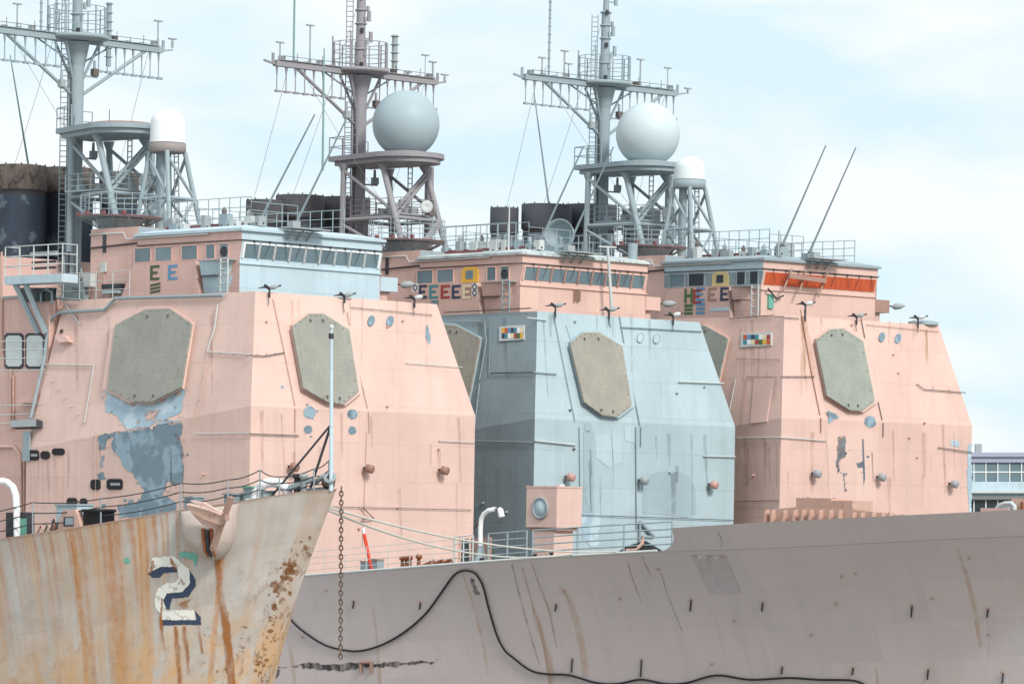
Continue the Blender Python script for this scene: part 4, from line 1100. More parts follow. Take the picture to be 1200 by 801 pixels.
    for k in range(6):
        mb = MB(); p = F.v(75 + k * 4, 300 + (k * 7) % 20, 2.9); q = F.v(80 + k * 4.5, 335, 2.9); mb.tube([p, p.lerp(q, .5) + Vector((0, -.15, -.1)), q], .05, random.choice(['grey', 'pale', 'dark']), 5); mb.build('roof_cable', house)
    rr = MB(); p = F.v(66, 332, 3.0); q = F.v(157, 335, 2.4); rr.rail([(p.x, 2.3, ZR), (-13.6, 2.3, ZR)], 1.6, 'offwhite', 3, 1.5, .03); rr.build('roof_railing', house)
A_cfg['post'] = post_A

# ---------------------------------------------------------------- ship B
B_cfg = dict(
    du=-.8, front='bluegrey', side='bluedark', arrayrim='bluegrey', lampmark='bluedark', portfill='bluegrey',
    patches=[(poly, P, m) for P, poly, m in B_runs] + [(ragged([(683, 601), (702, 600), (703, 636), (693, 640), (686, 634), (683, 632)], 1.2, 3), P_FL, 'patchlight'),
             ([(731, 498), (746, 499), (744, 519), (733, 516)], P_FL, 'bluemid2'), (ragged(oval(689, 500, 5, 6, 8), .5, 4), P_FL, 'bluemid'),
             (ragged([(753, 560), (753, 601), (791, 604), (803, 606), (816, 602), (815, 570), (806, 556), (792, 552), (770, 553)], .3, 3), P_FL, 'bluemid'), ([(684, 505), (696, 504), (696, 600), (684, 600)], P_FL, 'bluemid'),
             ([(786, 555), (792, 553), (792, 602), (787, 602)], P_FL, 'bluemid2'), (ragged([(697, 508), (728, 510), (729, 541), (714, 548), (698, 536)], .35, 3), P_FL, 'bluemid2')],
    arrays=[([(515, 381), (527, 381), (536, 382), (564, 397), (550, 470), (535, 486), (524, 482), (505, 465)], P_SU, 'arrayB'),
            ([(667, 403), (682, 390), (701, 390), (728, 406), (739, 475), (721, 489), (705, 487), (683, 471)], P_FU, 'arrayB')],
    pipes=[(P_FU, [(649, 369), (662, 435), (674, 494)], .035, 'bluedark', 0), (P_FU, [(712, 365), (716, 384)], .035, 'bluedark', 0), (P_FU, [(726, 370), (738, 440), (750, 498)], .05, 'bluedark', 0),
           (P_FL, [(679, 500), (680, 612)], .04, 'bluedark', 0), (P_FL, [(745, 500), (746, 620)], .06, 'bluedark', 0), (P_FL, [(751, 500), (751, 523)], .05, 'bluedark', 0),
           (P_FU, [(728, 383), (822, 388)], .06, 'pale', 9), (P_FU, [(796, 447), (848, 449)], .07, 'offwhite', 3), (P_FU, [(626, 436), (652, 438)], .06, 'grey', 3), (P_SU, [(575, 437), (624, 436)], .045, 'dark', 3),
           (P_FL, [(627, 516), (674, 521)], .07, 'offwhite', 5), (P_SL, [(555, 516), (624, 518)], .05, 'grey', 4), (P_FL, [(825, 534), (862, 535)], .06, 'offwhite', 2), (P_FU, [(618, 372), (640, 375)], .06, 'offwhite', 2),
           (P_SU, [(520, 366), (622, 361)], .05, 'dark', 6), (P_SU, [(516, 376), (568, 377), (570, 400), (562, 445)], .05, 'pale', 5), (P_SU, [(575, 380), (573, 440)], .03, 'bluedark', 0),
           (P_SU, [(562, 450), (556, 500)], .06, 'pale', 3), (P_FL, [(682, 603), (860, 609)], .03, 'dark', 6), (P_FU, [(672, 408), (663, 380)], .02, 'bluedark', 0)],
    lamps=[(P_FL, 665, 557, 'lamppink'), (P_FL, 751, 561, 'grey'), (P_FL, 833, 566, 'lamppink')],
    ports=[(P_FU, 750, 396, 4, 6, 'bluedark'), (P_FU, 769, 397, 4, 6, 'bluedark')],
    floods=[(651, 360), (714, 365), (789, 371)], plaque=(586, 381, 615, 400),
    bside='pinkB', bfront='pinkB', broof='roofwhite', bwing='pinkB', bstep='pinkB', mull='pinkB', ladder='pale', wingbox='pinkB',
    sglass=['glass'] * 5, hatch='glass', wing=(157, 229), drum='pale',
    marks=[(491, 334, 500.5, 350, 'E', 'navy'), (503, 334, 513.5, 350, 'E', 'teal'), (516.5, 334, 527.5, 350, 'E', 'brick'), (529.5, 334, 540, 350, 'E', 'navy'),
           (542, 334, 552, 350, 'E', 'cream'), (505, 352, 514, 360, '=', 'teal')],
    panels=[(483, 332, 490, 342, 'white'), (552.5, 332, 559.5, 347, 'white'), (541.8, 333.6, 552.6, 350.2, 'taupe')], dots=[(486.5, 337, 2.2), (556, 335.8, 2.2), (556, 343, 2.2)],
    mast='mauve', yard_ant=[(328, 50, 72, .05, 'grey'), (344, -12, 73, .07, 'whipgreen'), (363, 30, 77, .055, 'grey'), (462, 41, 92, .2, 'grey'), (498, 65, 95, .03, 'grey'), (507, 73, 96, .07, 'grey'), (478, 85, 92, .03, 'grey'), (521, 88, 97, .05, 'grey')],
    ball='dome', capdrop=1.5,
    funnels=[(-31.2, 7.9, 1.55, 32.6, 'capgrey', 'funnelB'), (-30.9, 11.6, 1.65, 32.7, 'capgrey', 'funnelB'), (-31.4, 5.0, 1.2, 32.1, 'capgrey', 'funnelB')],
    aft='pinkB', whips=[(630, 290, 684, 171), (664, 293, 719, 172)])

def post_B(ship, house, bridge, aft, F):
    # satellite dish on the bridge roof
    mb = MB(); c_ = F.u(657, 276, -8.0)
    ax = (Vector(F.c) - c_).normalized(); ax = (ax + Vector((.1, -.55, .35))).normalized()
    mb.lathe(c_, [(.15, -.45), (.5, -.32), (.92, 0), (.95, .55), (.90, .55), (.88, .02), (.5, -.28), (0, -.34)], 'pale', 32, ax)
    mb.tube([c_ - ax * .3, (c_.x - .3, c_.y + .2, ZBR + .3)], .2, 'pale', 8); mb.box(c_.x - .8, c_.x + .4, c_.y - .9, c_.y - .2, ZBR + .35, ZBR + .95, 'pale')
    mb.build('satellite_dish', ship)
    # thin T staff in front of the bridge windows
    mb = MB(); p = F.u(717, 364, UB + .9); q = F.u(712, 290, UB + .9); mb.tube([p, q], .11, 'offwhite', 7, .09); a = F.u(702, 289, UB + .9); b_ = F.u(722, 290, UB + .9); mb.tube([a, b_], .06, 'offwhite', 5); mb.build('signal_staff', ship)
    mb = MB(); p = F.u(596, 292, -6.5); q = F.u(597, 240, -6.5); mb.tube([p + Vector((0, 0, -.9)), p, q], .09, 'offwhite', 6, .04); mb.build('whip_aerial', ship)
    p = F.u(741, 268, UB - .5); mb = MB(); mb.tube([F.u(741, 312, UB - .5), F.u(742, 285, UB - .5)], .3, 'pale', 8); mb.build('vent_trunk', ship)
    # name board lump and wiring on the front wall
    mb = MB(); p = F.u(676, 347, UB + .02)
    for k in range(6): mb.box(UB, UB + .12, p.y - .3 + .1 * k, p.y - .25 + .1 * k, p.z - .4 + .06 * (k % 3), p.z + .4 - .08 * (k % 2), 'taupe')
    mb.build('wall_fitting', bridge)
    # roof edge rail left of the bridge and red kick plate
    rr = MB(); a = F.z(538, 300, ZBR + .42); 
    rr.rail([(UBA + 1.6, VB0 + .7, ZBR + .3), (UB - 1.2, VB0 + .7, ZBR + .3)], 1.75, 'pale', 2, 1.6, .035); rr.bar((UBA + 1.6, VB0 + .7, ZBR + .38), (UB - 4.2, VB0 + .7, ZBR + .38), .1, .2, 'red'); rr.build('roof_railing', bridge)
    # breakwater and boxes on the fore deck
    mb = MB(); x0, x1 = 897, 1052
    g = lambda x, y: F.v(x, y, 6.0)
    top = [(897, 597), (930, 594), (1000, 596.5), (1052, 603)]
    pts = [g(*p) for p in top]; bot = [Vector((p.x, p.y, deck_z(p.x) - .1)) for p in pts]
    mb.prism(pts + bot[::-1], (0, .12, 0), 'rustpink')
    for k, x in enumerate([901, 908, 922, 934, 944, 953, 964, 976, 987, 1003, 1013, 1026, 1037, 1046]):
        y = 596 if x < 1000 else 599; p = g(x, y); mb.box(p.x - .07, p.x + .07, p.y - .35, p.y - .003, deck_z(p.x), p.z - .05, 'rustpink')
    mb.build('breakwater', ship)
    mb = MB()
    for x0, x1, yt in ((933, 974, 583), (974, 999, 586)):
        a, b_ = F.v(x0, yt, 7.2), F.v(x1, yt, 7.2); mb.box(a.x, b_.x, 7.2 + (.002 if x0 > 950 else 0), 9.0, deck_z(a.x), a.z, 'rustpink')
    a = F.v(977.5, 583, 7.6); mb.tube([(a.x, 7.6, a.z - .4), (a.x, 7.6, a.z)], .12, 'rust', 6)
    mb.build('deck_locker', ship)
    # gear on the bow that shows above the near bulwark at the right edge
    mb = MB(); a, b_ = F.v(1149, 596, 6.4), F.v(1182, 594, 6.4); mb.box(a.x, b_.x, 6.4, 7.6, deck_z(a.x), a.z + .06, 'pinkB')
    mb.build('deck_locker', ship)
    mb = MB(); q = [F.v(x, y, 6.6) for x, y in [(1168, 596), (1171, 592), (1178, 589.5), (1186, 589.5), (1189, 593), (1189, 597)]]; mb.tube(q, .13, 'offwhite', 8); mb.prism(q, (0, .3, 0), 'lightblue'); mb.build('chock', ship)
    mb = MB(); a, b_ = F.v(1185, 598, 6.8), F.v(1204, 583.5, 6.8); mb.box(a.x, b_.x, 6.8, 8.4, deck_z(a.x), b_.z, 'rustpink')
    for k in range(3): mb.box(a.x + .1 + k * .6, a.x + .25 + k * .6, 6.74, 6.8, b_.z - 1.0 + .2 * k, b_.z - .2, 'rust')
    mb.build('mooring_winch_house', ship)
B_cfg['post'] = post_B

# ---------------------------------------------------------------- ship C
C_cfg = dict(
    du=-1.8, vb0=2.5, vb1=13.0, front='pinkC', side='pinkC', arrayrim='pinkC', lampmark='rustpink', portfill='patchblue',
    patches=[(poly, P, m) for P, poly, m in C_runs] + [(ragged([(969, 481), (975, 483), (984, 489), (977, 491), (971, 496)], .8, 3), P_FL, 'patchblue'), (ragged(oval(1020, 494, 7, 7, 10), 1.5, 3), P_FL, 'patchblue'),
             (ragged([(982, 512), (991, 511), (991, 535), (985, 538), (983, 555), (981, 552)], 1, 3), P_FL, 'patchblue'), (ragged([(1003, 541), (1013, 540), (1014, 548), (1005, 548)], .8, 3), P_FL, 'patchblue'),
             ([(1010, 514), (1012, 514), (1014, 560), (1012, 571), (1011, 545)], P_FL, 'patchblue'), (ragged([(988, 553), (990, 555), (991, 577), (989, 577)], .4, 4), P_FL, 'patchblue'),
             (ragged([(1115, 513), (1124, 517), (1124, 523), (1114, 522)], .5, 4), P_FL, 'patchlight'),
             (ragged([(1134, 520), (1139, 520), (1139, 615), (1135, 615)], .7, 6), P_FL, 'patchlight'),
             (ragged([(941, 368), (945, 372), (956, 440), (953, 445), (948, 415)], .5, 5), P_FU, 'rustpink'),
             (ragged([(968, 500), (1030, 505), (1026, 600), (972, 596)], .35, 3), P_FL, 'pinkA2')][::-1] + [(f, P_FL, 'patchblue') for c in (oval(986, 525, 5, 14, 8), oval(1012, 540, 5, 12, 8), oval(990, 565, 2, 12, 8)) for f in flakes(c, 9, .4, 1.5, 3)],
    arrays=[([(810, 385), (820, 383), (827, 382), (854, 397), (843, 447), (828, 470), (815, 468), (800, 445)], P_SU, 'arrayC'),
            ([(955, 399), (972, 386), (987, 385), (1010, 400), (1024, 470), (1008, 482), (995, 481), (968, 464)], P_FU, 'arrayC')],
    pipes=[(P_FU, [(938, 363), (950, 432), (961, 486)], .04, 'rust', 0), (P_FL, [(962, 489), (962, 507)], .04, 'rust', 0), (P_FU, [(1009, 372), (1022, 440), (1034, 492)], .04, 'dark', 0), (P_FL, [(1035, 495), (1035, 512)], .04, 'dark', 0),
           (P_FU, [(914, 441), (954, 441)], .045, 'wire', 5), (P_FU, [(1075, 450), (1083, 456), (1132, 460)], .045, 'wire', 4), (P_FL, [(914, 512), (968, 516)], .05, 'offwhite', 5), (P_FL, [(1100, 524), (1140, 530)], .045, 'wire', 3),
           (P_SL, [(863, 513), (913, 512)], .05, 'offwhite', 4), (P_FU, [(908, 371), (936, 373)], .04, 'wire', 4), (P_FU, [(1016, 380), (1100, 388)], .035, 'rustpink', 5),
           (P_SU, [(875, 441), (910, 441), (907, 468)], .03, 'taupe', 0), (P_SU, [(875, 441), (869, 498)], .03, 'taupe', 0), (P_SU, [(863, 420), (913, 421)], .03, 'taupe', 3), (P_SU, [(862, 445), (855, 480)], .05, 'offwhite', 3),
           (P_SU, [(855, 373), (907, 369)], .04, 'wire', 6), (P_FL, [(914, 600), (968, 600), (1135, 606)], .03, 'wire', 6), (P_SL, [(863, 587), (913, 586)], .035, 'wire', 3)],
    lamps=[(P_FL, 954, 553, 'grey'), (P_FL, 1030, 557, 'grey'), (P_FL, 1115, 565, 'grey')],
    ports=[(P_FU, 1033, 395, 3.8, 6, 'grey'), (P_FU, 1052, 396.5, 3.8, 6, 'grey')],
    floods=[(944, 358), (1004, 372), (1076, 374)], plaque=(869, 389, 905, 407),
    bside='pinkC', bfront='pinkC', broof='pale', sbrow='lightblue', sband='bluedark', bwing='pinkC', bstep='pinkC', mull='pale', ladder='offwhite', wingbox='taupe', boarded=True,
    sglass=['glass', 'glassdark', 'glass', 'glassdark', 'glassdark'], dark5=True, hatch='glassdark', hatchrim='straw', domemat='domewhite', domeh=.75, wing=(157, 229), drum='pale',
    marks=[(802, 338, 812, 355, 'H', 'green'), (812, 339, 822, 356, 'E', 'brick'), (816, 337, 826, 353, 'E', 'skyblue'), (829.5, 337, 840, 353, 'E', 'taupe'), (844, 336.5, 854.5, 352.5, 'E', 'navy'),
           (802, 356.5, 812, 368.5, '=', 'green'), (816, 354.5, 826, 368, '=', 'skyblue')],
    panels=[(832, 359.5, 855, 364.5, 'patchlight')],
    mast='pale', yard_ant=[(635, 68, 88, .05, 'grey'), (643, -12, 88, .08, 'pale'), (661, 60, 92, .06, 'grey'), (666, 75, 93, .04, 'grey'), (750, 70, 102, .06, 'grey'), (782, 80, 107, .04, 'grey'), (806, 104, 110, .05, 'grey')],
    ball='domepale', smalldome=True, domering='pale', capdrop=1.7,
    funnels=[(-32.2, 8.0, 1.7, 32.4, 'capdark', 'funnelC'), (-31.7, 11.7, 1.75, 32.6, 'capdark', 'funnelC'), (-34, 5.6, .95, 32.1, 'capdark', 'funnelC'), (-30, 15.0, 1.3, 32.4, 'capdark', 'funnelC')],
    aft='pinkC', whips=[(917, 287, 968, 170), (949, 295, 1003, 173)], poles=[(643, 238, 626, 110, -31, 'pale'), (912, 300, 913, 270, -5, 'grey')])
def post_C(ship, house, bridge, aft, F):
    # painter's trestle leaning over the boarded windows
    mb = MB(); ux = UB + .75
    for x0, x1, y0, y1 in ((918, 928, 340, 315), (936, 945, 344, 317), (959, 970, 347, 319)): mb.tube([F.u(x0, y0, ux), F.u(x1, y1, ux - .3)], .07, 'taupe', 6)
    a, b_ = F.u(925, 323, ux + .1), F.u(968, 329, ux + .1); mb.bar(a, b_, .1, .3, 'taupe'); mb.build('window_guard', bridge)
    mb = MB(); p = F.u(903, 352, UB + .05); mb.box(UB, UB + .15, p.y - .25, p.y + .2, p.z - .5, p.z + .4, 'turq'); mb.tube([F.u(900, 338, UB + .3), F.u(910, 350, UB + .3), F.u(918, 346, UB + .3)], .06, 'dark', 5); mb.build('wall_fitting', bridge)
    mb = MB(); p = F.u(920, 290, -7); mb.lathe((p.x, p.y, ZBR + .35), [(.62, 0), (.62, 1.0), (.4, 1.05), (0, 1.1)], 'grey', 16); mb.build('compass_housing', bridge)
    mb = MB(); mb.lathe((-TP - .7, 15.2, ZR), [(1.0, 0), (1.0, .2), (.6, .3), (0, .32)], 'pale', 18); mb.build('roof_vent', house)
    slab(mb2 := MB(), F, P_SU, [(884, 443), (907, 441), (899, 494), (880, 496)], .06, 'pinkC'); mb2.build('door', house)
    # grey gear in the corner aft of the wing
    for x0, x1, y0, y1, m_ in [(745, 752, 345, 356, 'dark'), (754, 762, 347, 356, 'offwhite'), (763, 770, 345, 361, 'navy'), (771, 776, 346, 358, 'offwhite')]:
        p, q = F.v(x0, y1, 2.7), F.v(x1, y0, 2.7); mb = MB(); mb.box(p.x, q.x, 2.7, 3.08, p.z, q.z, m_); mb.build('wall_box', house)
    p, q = F.v(757, 344, 3.08), F.v(777, 322, 3.08); mb = MB(); mb.box(p.x, q.x, 3.05, 3.1, p.z, q.z, 'patchlight')
    mb.build('wall_panel', house)
C_cfg['post'] = post_C

shipA, *_ = cruiser('A', FA, 'salmon pink warship with light blue bridge front and long grey hull, nearest of the sisters', A_cfg)
shipB, *_ = cruiser('B', FB, 'warship with a blue-grey deckhouse and grey ball radome, between two pink ones', B_cfg)
shipC, *_ = cruiser('C', FC, 'salmon pink warship with orange boarded bridge windows, farthest right', C_cfg)

# ---------------------------------------------------------------- fittings on ship A's fore deck
def edge_at(px, F=FA):
    for i in range(6000):
        u = -5 + i * .01; w = F.M @ Vector((u, edge_v(u), 8.5))
        if CX + FPX * w.x / w.y >= px: return u
    return 50
def deck_rail(x0, x1, mat, h=1.38, step=1.5, wires=4, inset=.25, r=.03):
    u0, u1 = edge_at(x0), edge_at(x1); n = max(2, int((u1 - u0) / step) + 1)
    path = [Vector((u0 + (u1 - u0) * i / n, edge_v(u0 + (u1 - u0) * i / n) + inset, deck_z(u0 + (u1 - u0) * i / n))) for i in range(n + 1)]
    return MB().rail(path, h, mat, wires, 50, r)
deck_rail(352, 528, 'offwhite', 1.35, 1.7, 4, .3, .022).build('deck_railing', shipA)
deck_rail(527, 549, 'offwhite', 1.5, 1.5, 4, .3, .045).build('deck_railing', shipA)
deck_rail(567, 612, 'pale', 1.5, 2.6, 4, .3, .05).build('deck_railing', shipA)
deck_rail(619, 782, 'pale', 1.5, 3.0, 4, .3, .05).build('deck_railing', shipA)
# gooseneck lamp post
mb = MB(); u0 = edge_at(563); v0 = edge_v(u0) + .5; z0 = deck_z(u0)
pt = [FA.v(x, y, v0) for x, y in [(563, 661), (563, 640), (563, 618), (564, 608), (567, 602), (573, 597.5), (580, 596), (586, 596.5)]]
pt[0].z = z0 - .05
mb.tube(pt, .13, 'white', 9); mb.tube([pt[-1], pt[-1] + Vector((.15, 0, -.4))], .16, 'white', 8); mb.lathe((pt[0].x, v0, z0 - .02), [(.4, 0), (.22, .5), (.14, .9)], 'pale', 10); mb.build('gooseneck_lamp', shipA)
mb = MB(); mb.prism([FA.v(x, y, v0 + .6) for x, y in ((551, 662), (571, 660), (572, 629), (552, 630))], (0, .3, 0), 'taupe'); mb.build('deck_cabinet', shipA)
# dark doorway at the end of the deckhouse front
mb = MB(); slab(mb, FA, P_FL, [(537, 661), (552, 660), (551, 628), (538, 628)], .12, 'pinkB'); slab(mb, FA, P_FL, [(540, 661), (550, 660), (549, 631), (541, 631)], .03, 'glassdark', None, .122); mb.build('doorway', shipA)
# square control cab with round window on a pedestal
mb = MB(); c0 = FA.v(616, 617, 6.6); c1 = FA.v(653, 571, 6.6); 
us_, zs0, zs1 = (c0.x, c1.x), c0.z, FA.v(653, 571, 6.6).z
vw = FA.u(682, 600, us_[1]).y
zd = deck_z(us_[0])
mb.box(us_[0], us_[1], 6.6, vw, zs0, zs1, 'pinkA')
mb.box(us_[0] + .45, us_[1] - .3, 6.6 + .15, vw - .35, zd, zs0, 'pinkA')
mb.box(us_[0] - .03, us_[1] + .03, 6.57, vw + .03, zs1, zs1 + .08, 'pinkB'); mb.box(us_[0] + .2, us_[1] - .1, 6.7, vw - .2, zs0 - .18, zs0 - .01, 'taupe')
mb.box(us_[1] - .5, us_[1] - .2, 7.0, 7.4, zs1 + .08, zs1 + .2, 'offwhite')
cab = mb.build('control_cab', shipA, bevel=.03)
mb = MB(); q = FA.v(633.5, 595, 6.6); mb.lathe(q, [(.62, -.01), (.62, .08), (.5, .1), (.48, .04)], 'grey', 26, (0, -1, 0)); mb.lathe(q, [(.5, .0), (.5, .05), (0, .06)], 'lightblue', 26, (0, -1, 0)); mb.build('round_window', cab)
# cleats, valves and boxes by the edge
def deck_bits(specs, name, parent=shipA):
    for (x, hgt, wid, mat, ins) in specs:
        u = edge_at(x); v = edge_v(u) + ins; z = deck_z(u); mb = MB()
        mb.lathe((u, v, z - .03), [(wid, 0), (wid * .6, hgt * .35), (wid * .55, hgt * .7), (wid * 1.1, hgt * .75), (wid * .9, hgt), (0, hgt * 1.02)], mat, 10); mb.build(name, parent)
deck_bits([(457, .75, .16, 'rust', .9), (461.5, .75, .16, 'rust', .9), (466, .75, .16, 'rust', .9), (476.5, .78, .18, 'rust', .9)], 'valve')
deck_bits([(602, .3, .12, 'dark', .3), (622, .3, .12, 'dark', .3), (641, .32, .12, 'dark', .3), (560, .3, .14, 'dark', .3), (590, .28, .1, 'dark', .3)], 'mooring_bitt')
mb = MB(); 
for x0, x1, hgt in ((404, 412, .6), (417, 424, .65)):
    a, b_ = edge_at(x0), edge_at(x1); mb.box(a, b_, 1.2, 1.7, deck_z(a), deck_z(a) + hgt, 'pale'); mb.box(a - .03, b_ + .03, 1.17, 1.73, deck_z(a) + hgt, deck_z(a) + hgt + .08, 'taupe')
mb.tube([(edge_at(403), .7, deck_z(1) + .18), (edge_at(425), .7, deck_z(3) + .2)], .14, 'turq', 7); mb.build('hose_box', shipA)
mb = MB(); a, b_ = edge_at(486), edge_at(514)
for k in range(9):
    t = k / 8; u = a + (b_ - a) * t; mb.tube([(u, .8, deck_z(u) + .1), (u + .3, .9, deck_z(u) + .24 + .06 * (k % 3)), (u + .6, .8, deck_z(u) + .1)], .08, 'rust', 5)
mb.build('rusty_chain_heap', shipA)
# triangular bracket on ship B's wall seen over the rail
mb = MB(); g = on(FB, P_FL, .15); mb.tube([g(750, 611), g(766, 628)], .12, 'pale', 6); mb.tube([g(750, 611), g(750, 650)], .09, 'pale', 6); mb.tube([g(752, 628), g(766, 628)], .06, 'pale', 5); mb.build('wall_bracket', shipB)
mb = MB(); g = on(FA, P_FL, .2); mb.tube([g(425, 594), g(438, 607), g(424, 608)], .05, 'taupe', 5); mb.build('wall_bracket', shipA)
# hull pegs
BVA = None
def hull_bvh(ship):
    h = [o for o in ship.children if o.name.startswith('hull')][0]; hb = [o for o in h.children if o.name.startswith('bulwark')][0]
    vs = []; fs = []
    for o in (h, hb):
        b0 = len(vs); vs += [v.co.copy() for v in o.data.vertices]; fs += [[b0 + i for i in p.vertices] for p in o.data.polygons]
    return BVHTree.FromPolygons(vs, fs), h
BVA, hullA = hull_bvh(shipA)
def on_hull(F, bvh, px, py, off=.0):
    d = F.d(px, py).normalized(); loc, nor, i, dist = bvh.ray_cast(F.c, d)
    if loc is None: return None
    if nor.dot(d) > 0: nor = -nor
    return loc + nor * off, nor
for (x, y, L) in [(415, 703, 9), (493, 705, 8), (341, 706, 7), (652, 707, 8), (727, 701, 4), (810, 702, 13), (894, 705, 10), (671, 771, 16), (752, 772, 20), (835, 777, 4), (980, 706, 4), (1069, 708, 14), (1158, 712, 10), (1136, 653, 4), (861, 727, 3), (1159, 743, 3), (917, 780, 9), (1000, 781, 9), (1088, 783, 12), (1176, 788, 12), (383, 691, 4), (355, 746, 3), (662, 692, 3), (772, 666, 3), (987, 674, 2), (1003, 671, 2), (1093, 700, 2), (951, 743, 2)]:
    h_ = on_hull(FA, BVA, x, y, 0)
    if not h_: continue
    q, n = h_; mb = MB()
    mb.tube([q, q + n * .22 + Vector((0, 0, .06))], .045, 'taupe', 6)
    if L > 4:
        e, _ = on_hull(FA, BVA, x - 1, y + L, .02); mb.tube([q + n * .03, e + n * .03], .045, 'dark', 5)
    mb.build('hull_eye', hullA)
mb = MB()   # square chute with dark pipe and rubbing scars low on the side
for pts, mat in (([(424, 775), (424, 788)], 'taupe'), ([(436, 775), (436, 788)], 'taupe'), ([(424, 775), (436, 775)], 'taupe')):
    q = [on_hull(FA, BVA, *p, .1)[0] for p in pts]; mb.tube(q, .09, mat, 5)
q, n = on_hull(FA, BVA, 430, 778, .0); mb.lathe(q, [(.16, 0), (.16, .1), (0, .1)], 'dark', 10, n)
mb.build('drain_chute', hullA)
def hull_decal(mb, F, bvh, poly, mat, off=.015, cuts=2):
    V2 = [Vector((x, y, 0)) for x, y in poly]
    tri = [[V2[i] for i in t] for t in tessellate_polygon([V2])]
    def split(t, d=0):
        e = [(t[k] - t[(k + 1) % 3]).length for k in range(3)]; k = e.index(max(e))
        if e[k] < 7 or d > 9: return [t]
        m = (t[k] + t[(k + 1) % 3]) / 2; o_ = t[(k + 2) % 3]
        return split([t[k], m, o_], d + 1) + split([m, t[(k + 1) % 3], o_], d + 1)
    vs, fs, ix = [], [], {}
    for t in [q for t in tri for q in split(t)]:
        f = []
        for p in t:
            key = (round(p.x, 3), round(p.y, 3))
            if key not in ix:
                h_ = on_hull(F, bvh, p.x, p.y, off); ix[key] = len(vs) if h_ else None
                if h_: vs.append(h_[0])
            f.append(ix[key])
        if None not in f and len(set(f)) == 3: fs.append(f)
    mb.add(vs, fs, mat, True)
mb = MB()
for poly in ([(350, 777), (400, 778), (424, 776), (424, 781), (390, 784), (355, 783)], [(437, 777), (470, 776), (488, 774), (505, 775), (514, 771), (505, 778), (480, 779), (460, 781), (438, 781)], [(318, 755), (322, 755), (328, 790), (323, 795)], [(312, 778), (350, 779), (350, 781), (312, 780)], [(551, 676), (556, 678), (563, 695), (558, 697), (553, 686)]):
    mb = MB(); hull_decal(mb, FA, BVA, ragged(poly, 1.4, 5), 'scrape'); join_into(hullA, mb)

for pts, mat in (([(600, 660, 1), (607, 690, 1.4), (618, 730, 1.2), (632, 778, .8)], 'rundark'), ([(622, 656, .8), (634, 690, 1.6), (644, 715, 1.4), (653, 760, .8)], 'run'),
                 ([(655, 685, 1), (667, 702, 3), (676, 728, 4), (683, 760, 4), (687, 792, 3.5)], 'runpale'), ([(735, 656, .6), (742, 680, 1), (752, 705, .8)], 'rundark'),
                 ([(752, 650, .8), (758, 664, 1.4), (763, 675, .7)], 'run'), ([(774, 668, .6), (782, 695, .9), (800, 740, .6)], 'rundark'), ([(541, 668, 1), (552, 700, 1.6), (566, 750, 1.6), (572, 790, 1)], 'runpale'),
                 ([(1122, 642, 1.5), (1132, 672, 2.4), (1143, 715, 3), (1150, 765, 2)], 'runpale'), ([(335, 735, 1.5), (343, 775, 2.5), (346, 800, 2)], 'runpale'), ([(612, 664, .6), (622, 700, 1), (630, 740, .6)], 'run'),
                 ([(841, 622, .6), (846, 632, 1.2), (845, 641, .5)], 'rundark'), ([(812, 650, 2), (830, 650, 20), (850, 694, 19), (852, 696, 8)], 'panel')):
    L_ = [(x - w_, y) for x, y, w_ in pts] + [(x + w_, y) for x, y, w_ in pts[::-1]]
    mb = MB(); hull_decal(mb, FA, BVA, L_, mat, .012); join_into(hullA, mb)

# ---------------------------------------------------------------- ship D: rust streaked bow with the number
shipD = thing('rusty_ship', 'rust streaked grey bow with a white number 2 and a jackstaff, lower left', 'ship', FD)
edgeD = [(-200, 662), (0, 632), (112, 615), (209, 598.5), (273, 589.5), (317, 582), (352, 577), (394, 573.5)]
def bD(s): return 7.4 * (1 - math.exp(-s / 11.0)) + .0 * s
tabD = []
for i in range(900):
    s_ = i * .05; w = FD.M @ Vector((-s_, -bD(s_), 0)); px = CX + FPX * w.x / w.y
    y = 662 + (-200 - px) * .15
    for (x0, y0), (x1, y1) in zip(edgeD, edgeD[1:]):
        if x0 <= px <= x1 + .5: y = y0 + (y1 - y0) * (px - x0) / (x1 - x0)
    tabD.append((s_, px, CAMZ + (YH - y) / FPX * w.y))
def zD(s_):
    i = min(len(tabD) - 1, int(s_ / .05)); return tabD[i][2]
def pxD(s_):
    i = min(len(tabD) - 1, int(s_ / .05)); return tabD[i][1]
def sD(px):
    for s_, x, z in tabD:
        if x <= px: return s_
    return 40
def secD(s_, w):
    zt = zD(s_); z = -1.2 + (zt + 1.2) * w; d_ = zt - z
    rk = .555 * d_ * math.exp(-s_ / 4.5)
    b_ = bD(s_); bb = b_ * (1 - .42 * (d_ / 12) ** .8) - .0
    return Vector((-s_ - rk, -max(0, bb), z))
mb = MB(); uv = []
ss = [0, .15, .4, .8, 1.3] + [2 + i * .75 for i in range(50)]
NW = 14
for side in (0, 1):
    vs = []
    for s_ in ss:
        for j in range(NW + 1):
            p = secD(s_, 1 - j / NW); vs.append(Vector((p.x, -p.y, p.z)) if side else p); uv.append((pxD(s_) / 394.0, zD(s_) - p.z))
    n = NW + 1
    mb.add(vs, [(i * n + j, (i + 1) * n + j, (i + 1) * n + j + 1, i * n + j + 1) for i in range(len(ss) - 1) for j in range(NW)], 'rusthull', True)
hullD = mb.build('hull', shipD, uv=uv)
mb = MB(); vs = []
for s_ in ss: p = secD(s_, 1); vs += [p + Vector((0, .005, -.05)), Vector((p.x, -p.y - .005, p.z - .05))]
mb.add(vs, [(2 * i, 2 * i + 1, 2 * i + 3, 2 * i + 2) for i in range(len(ss) - 1)], 'deck')
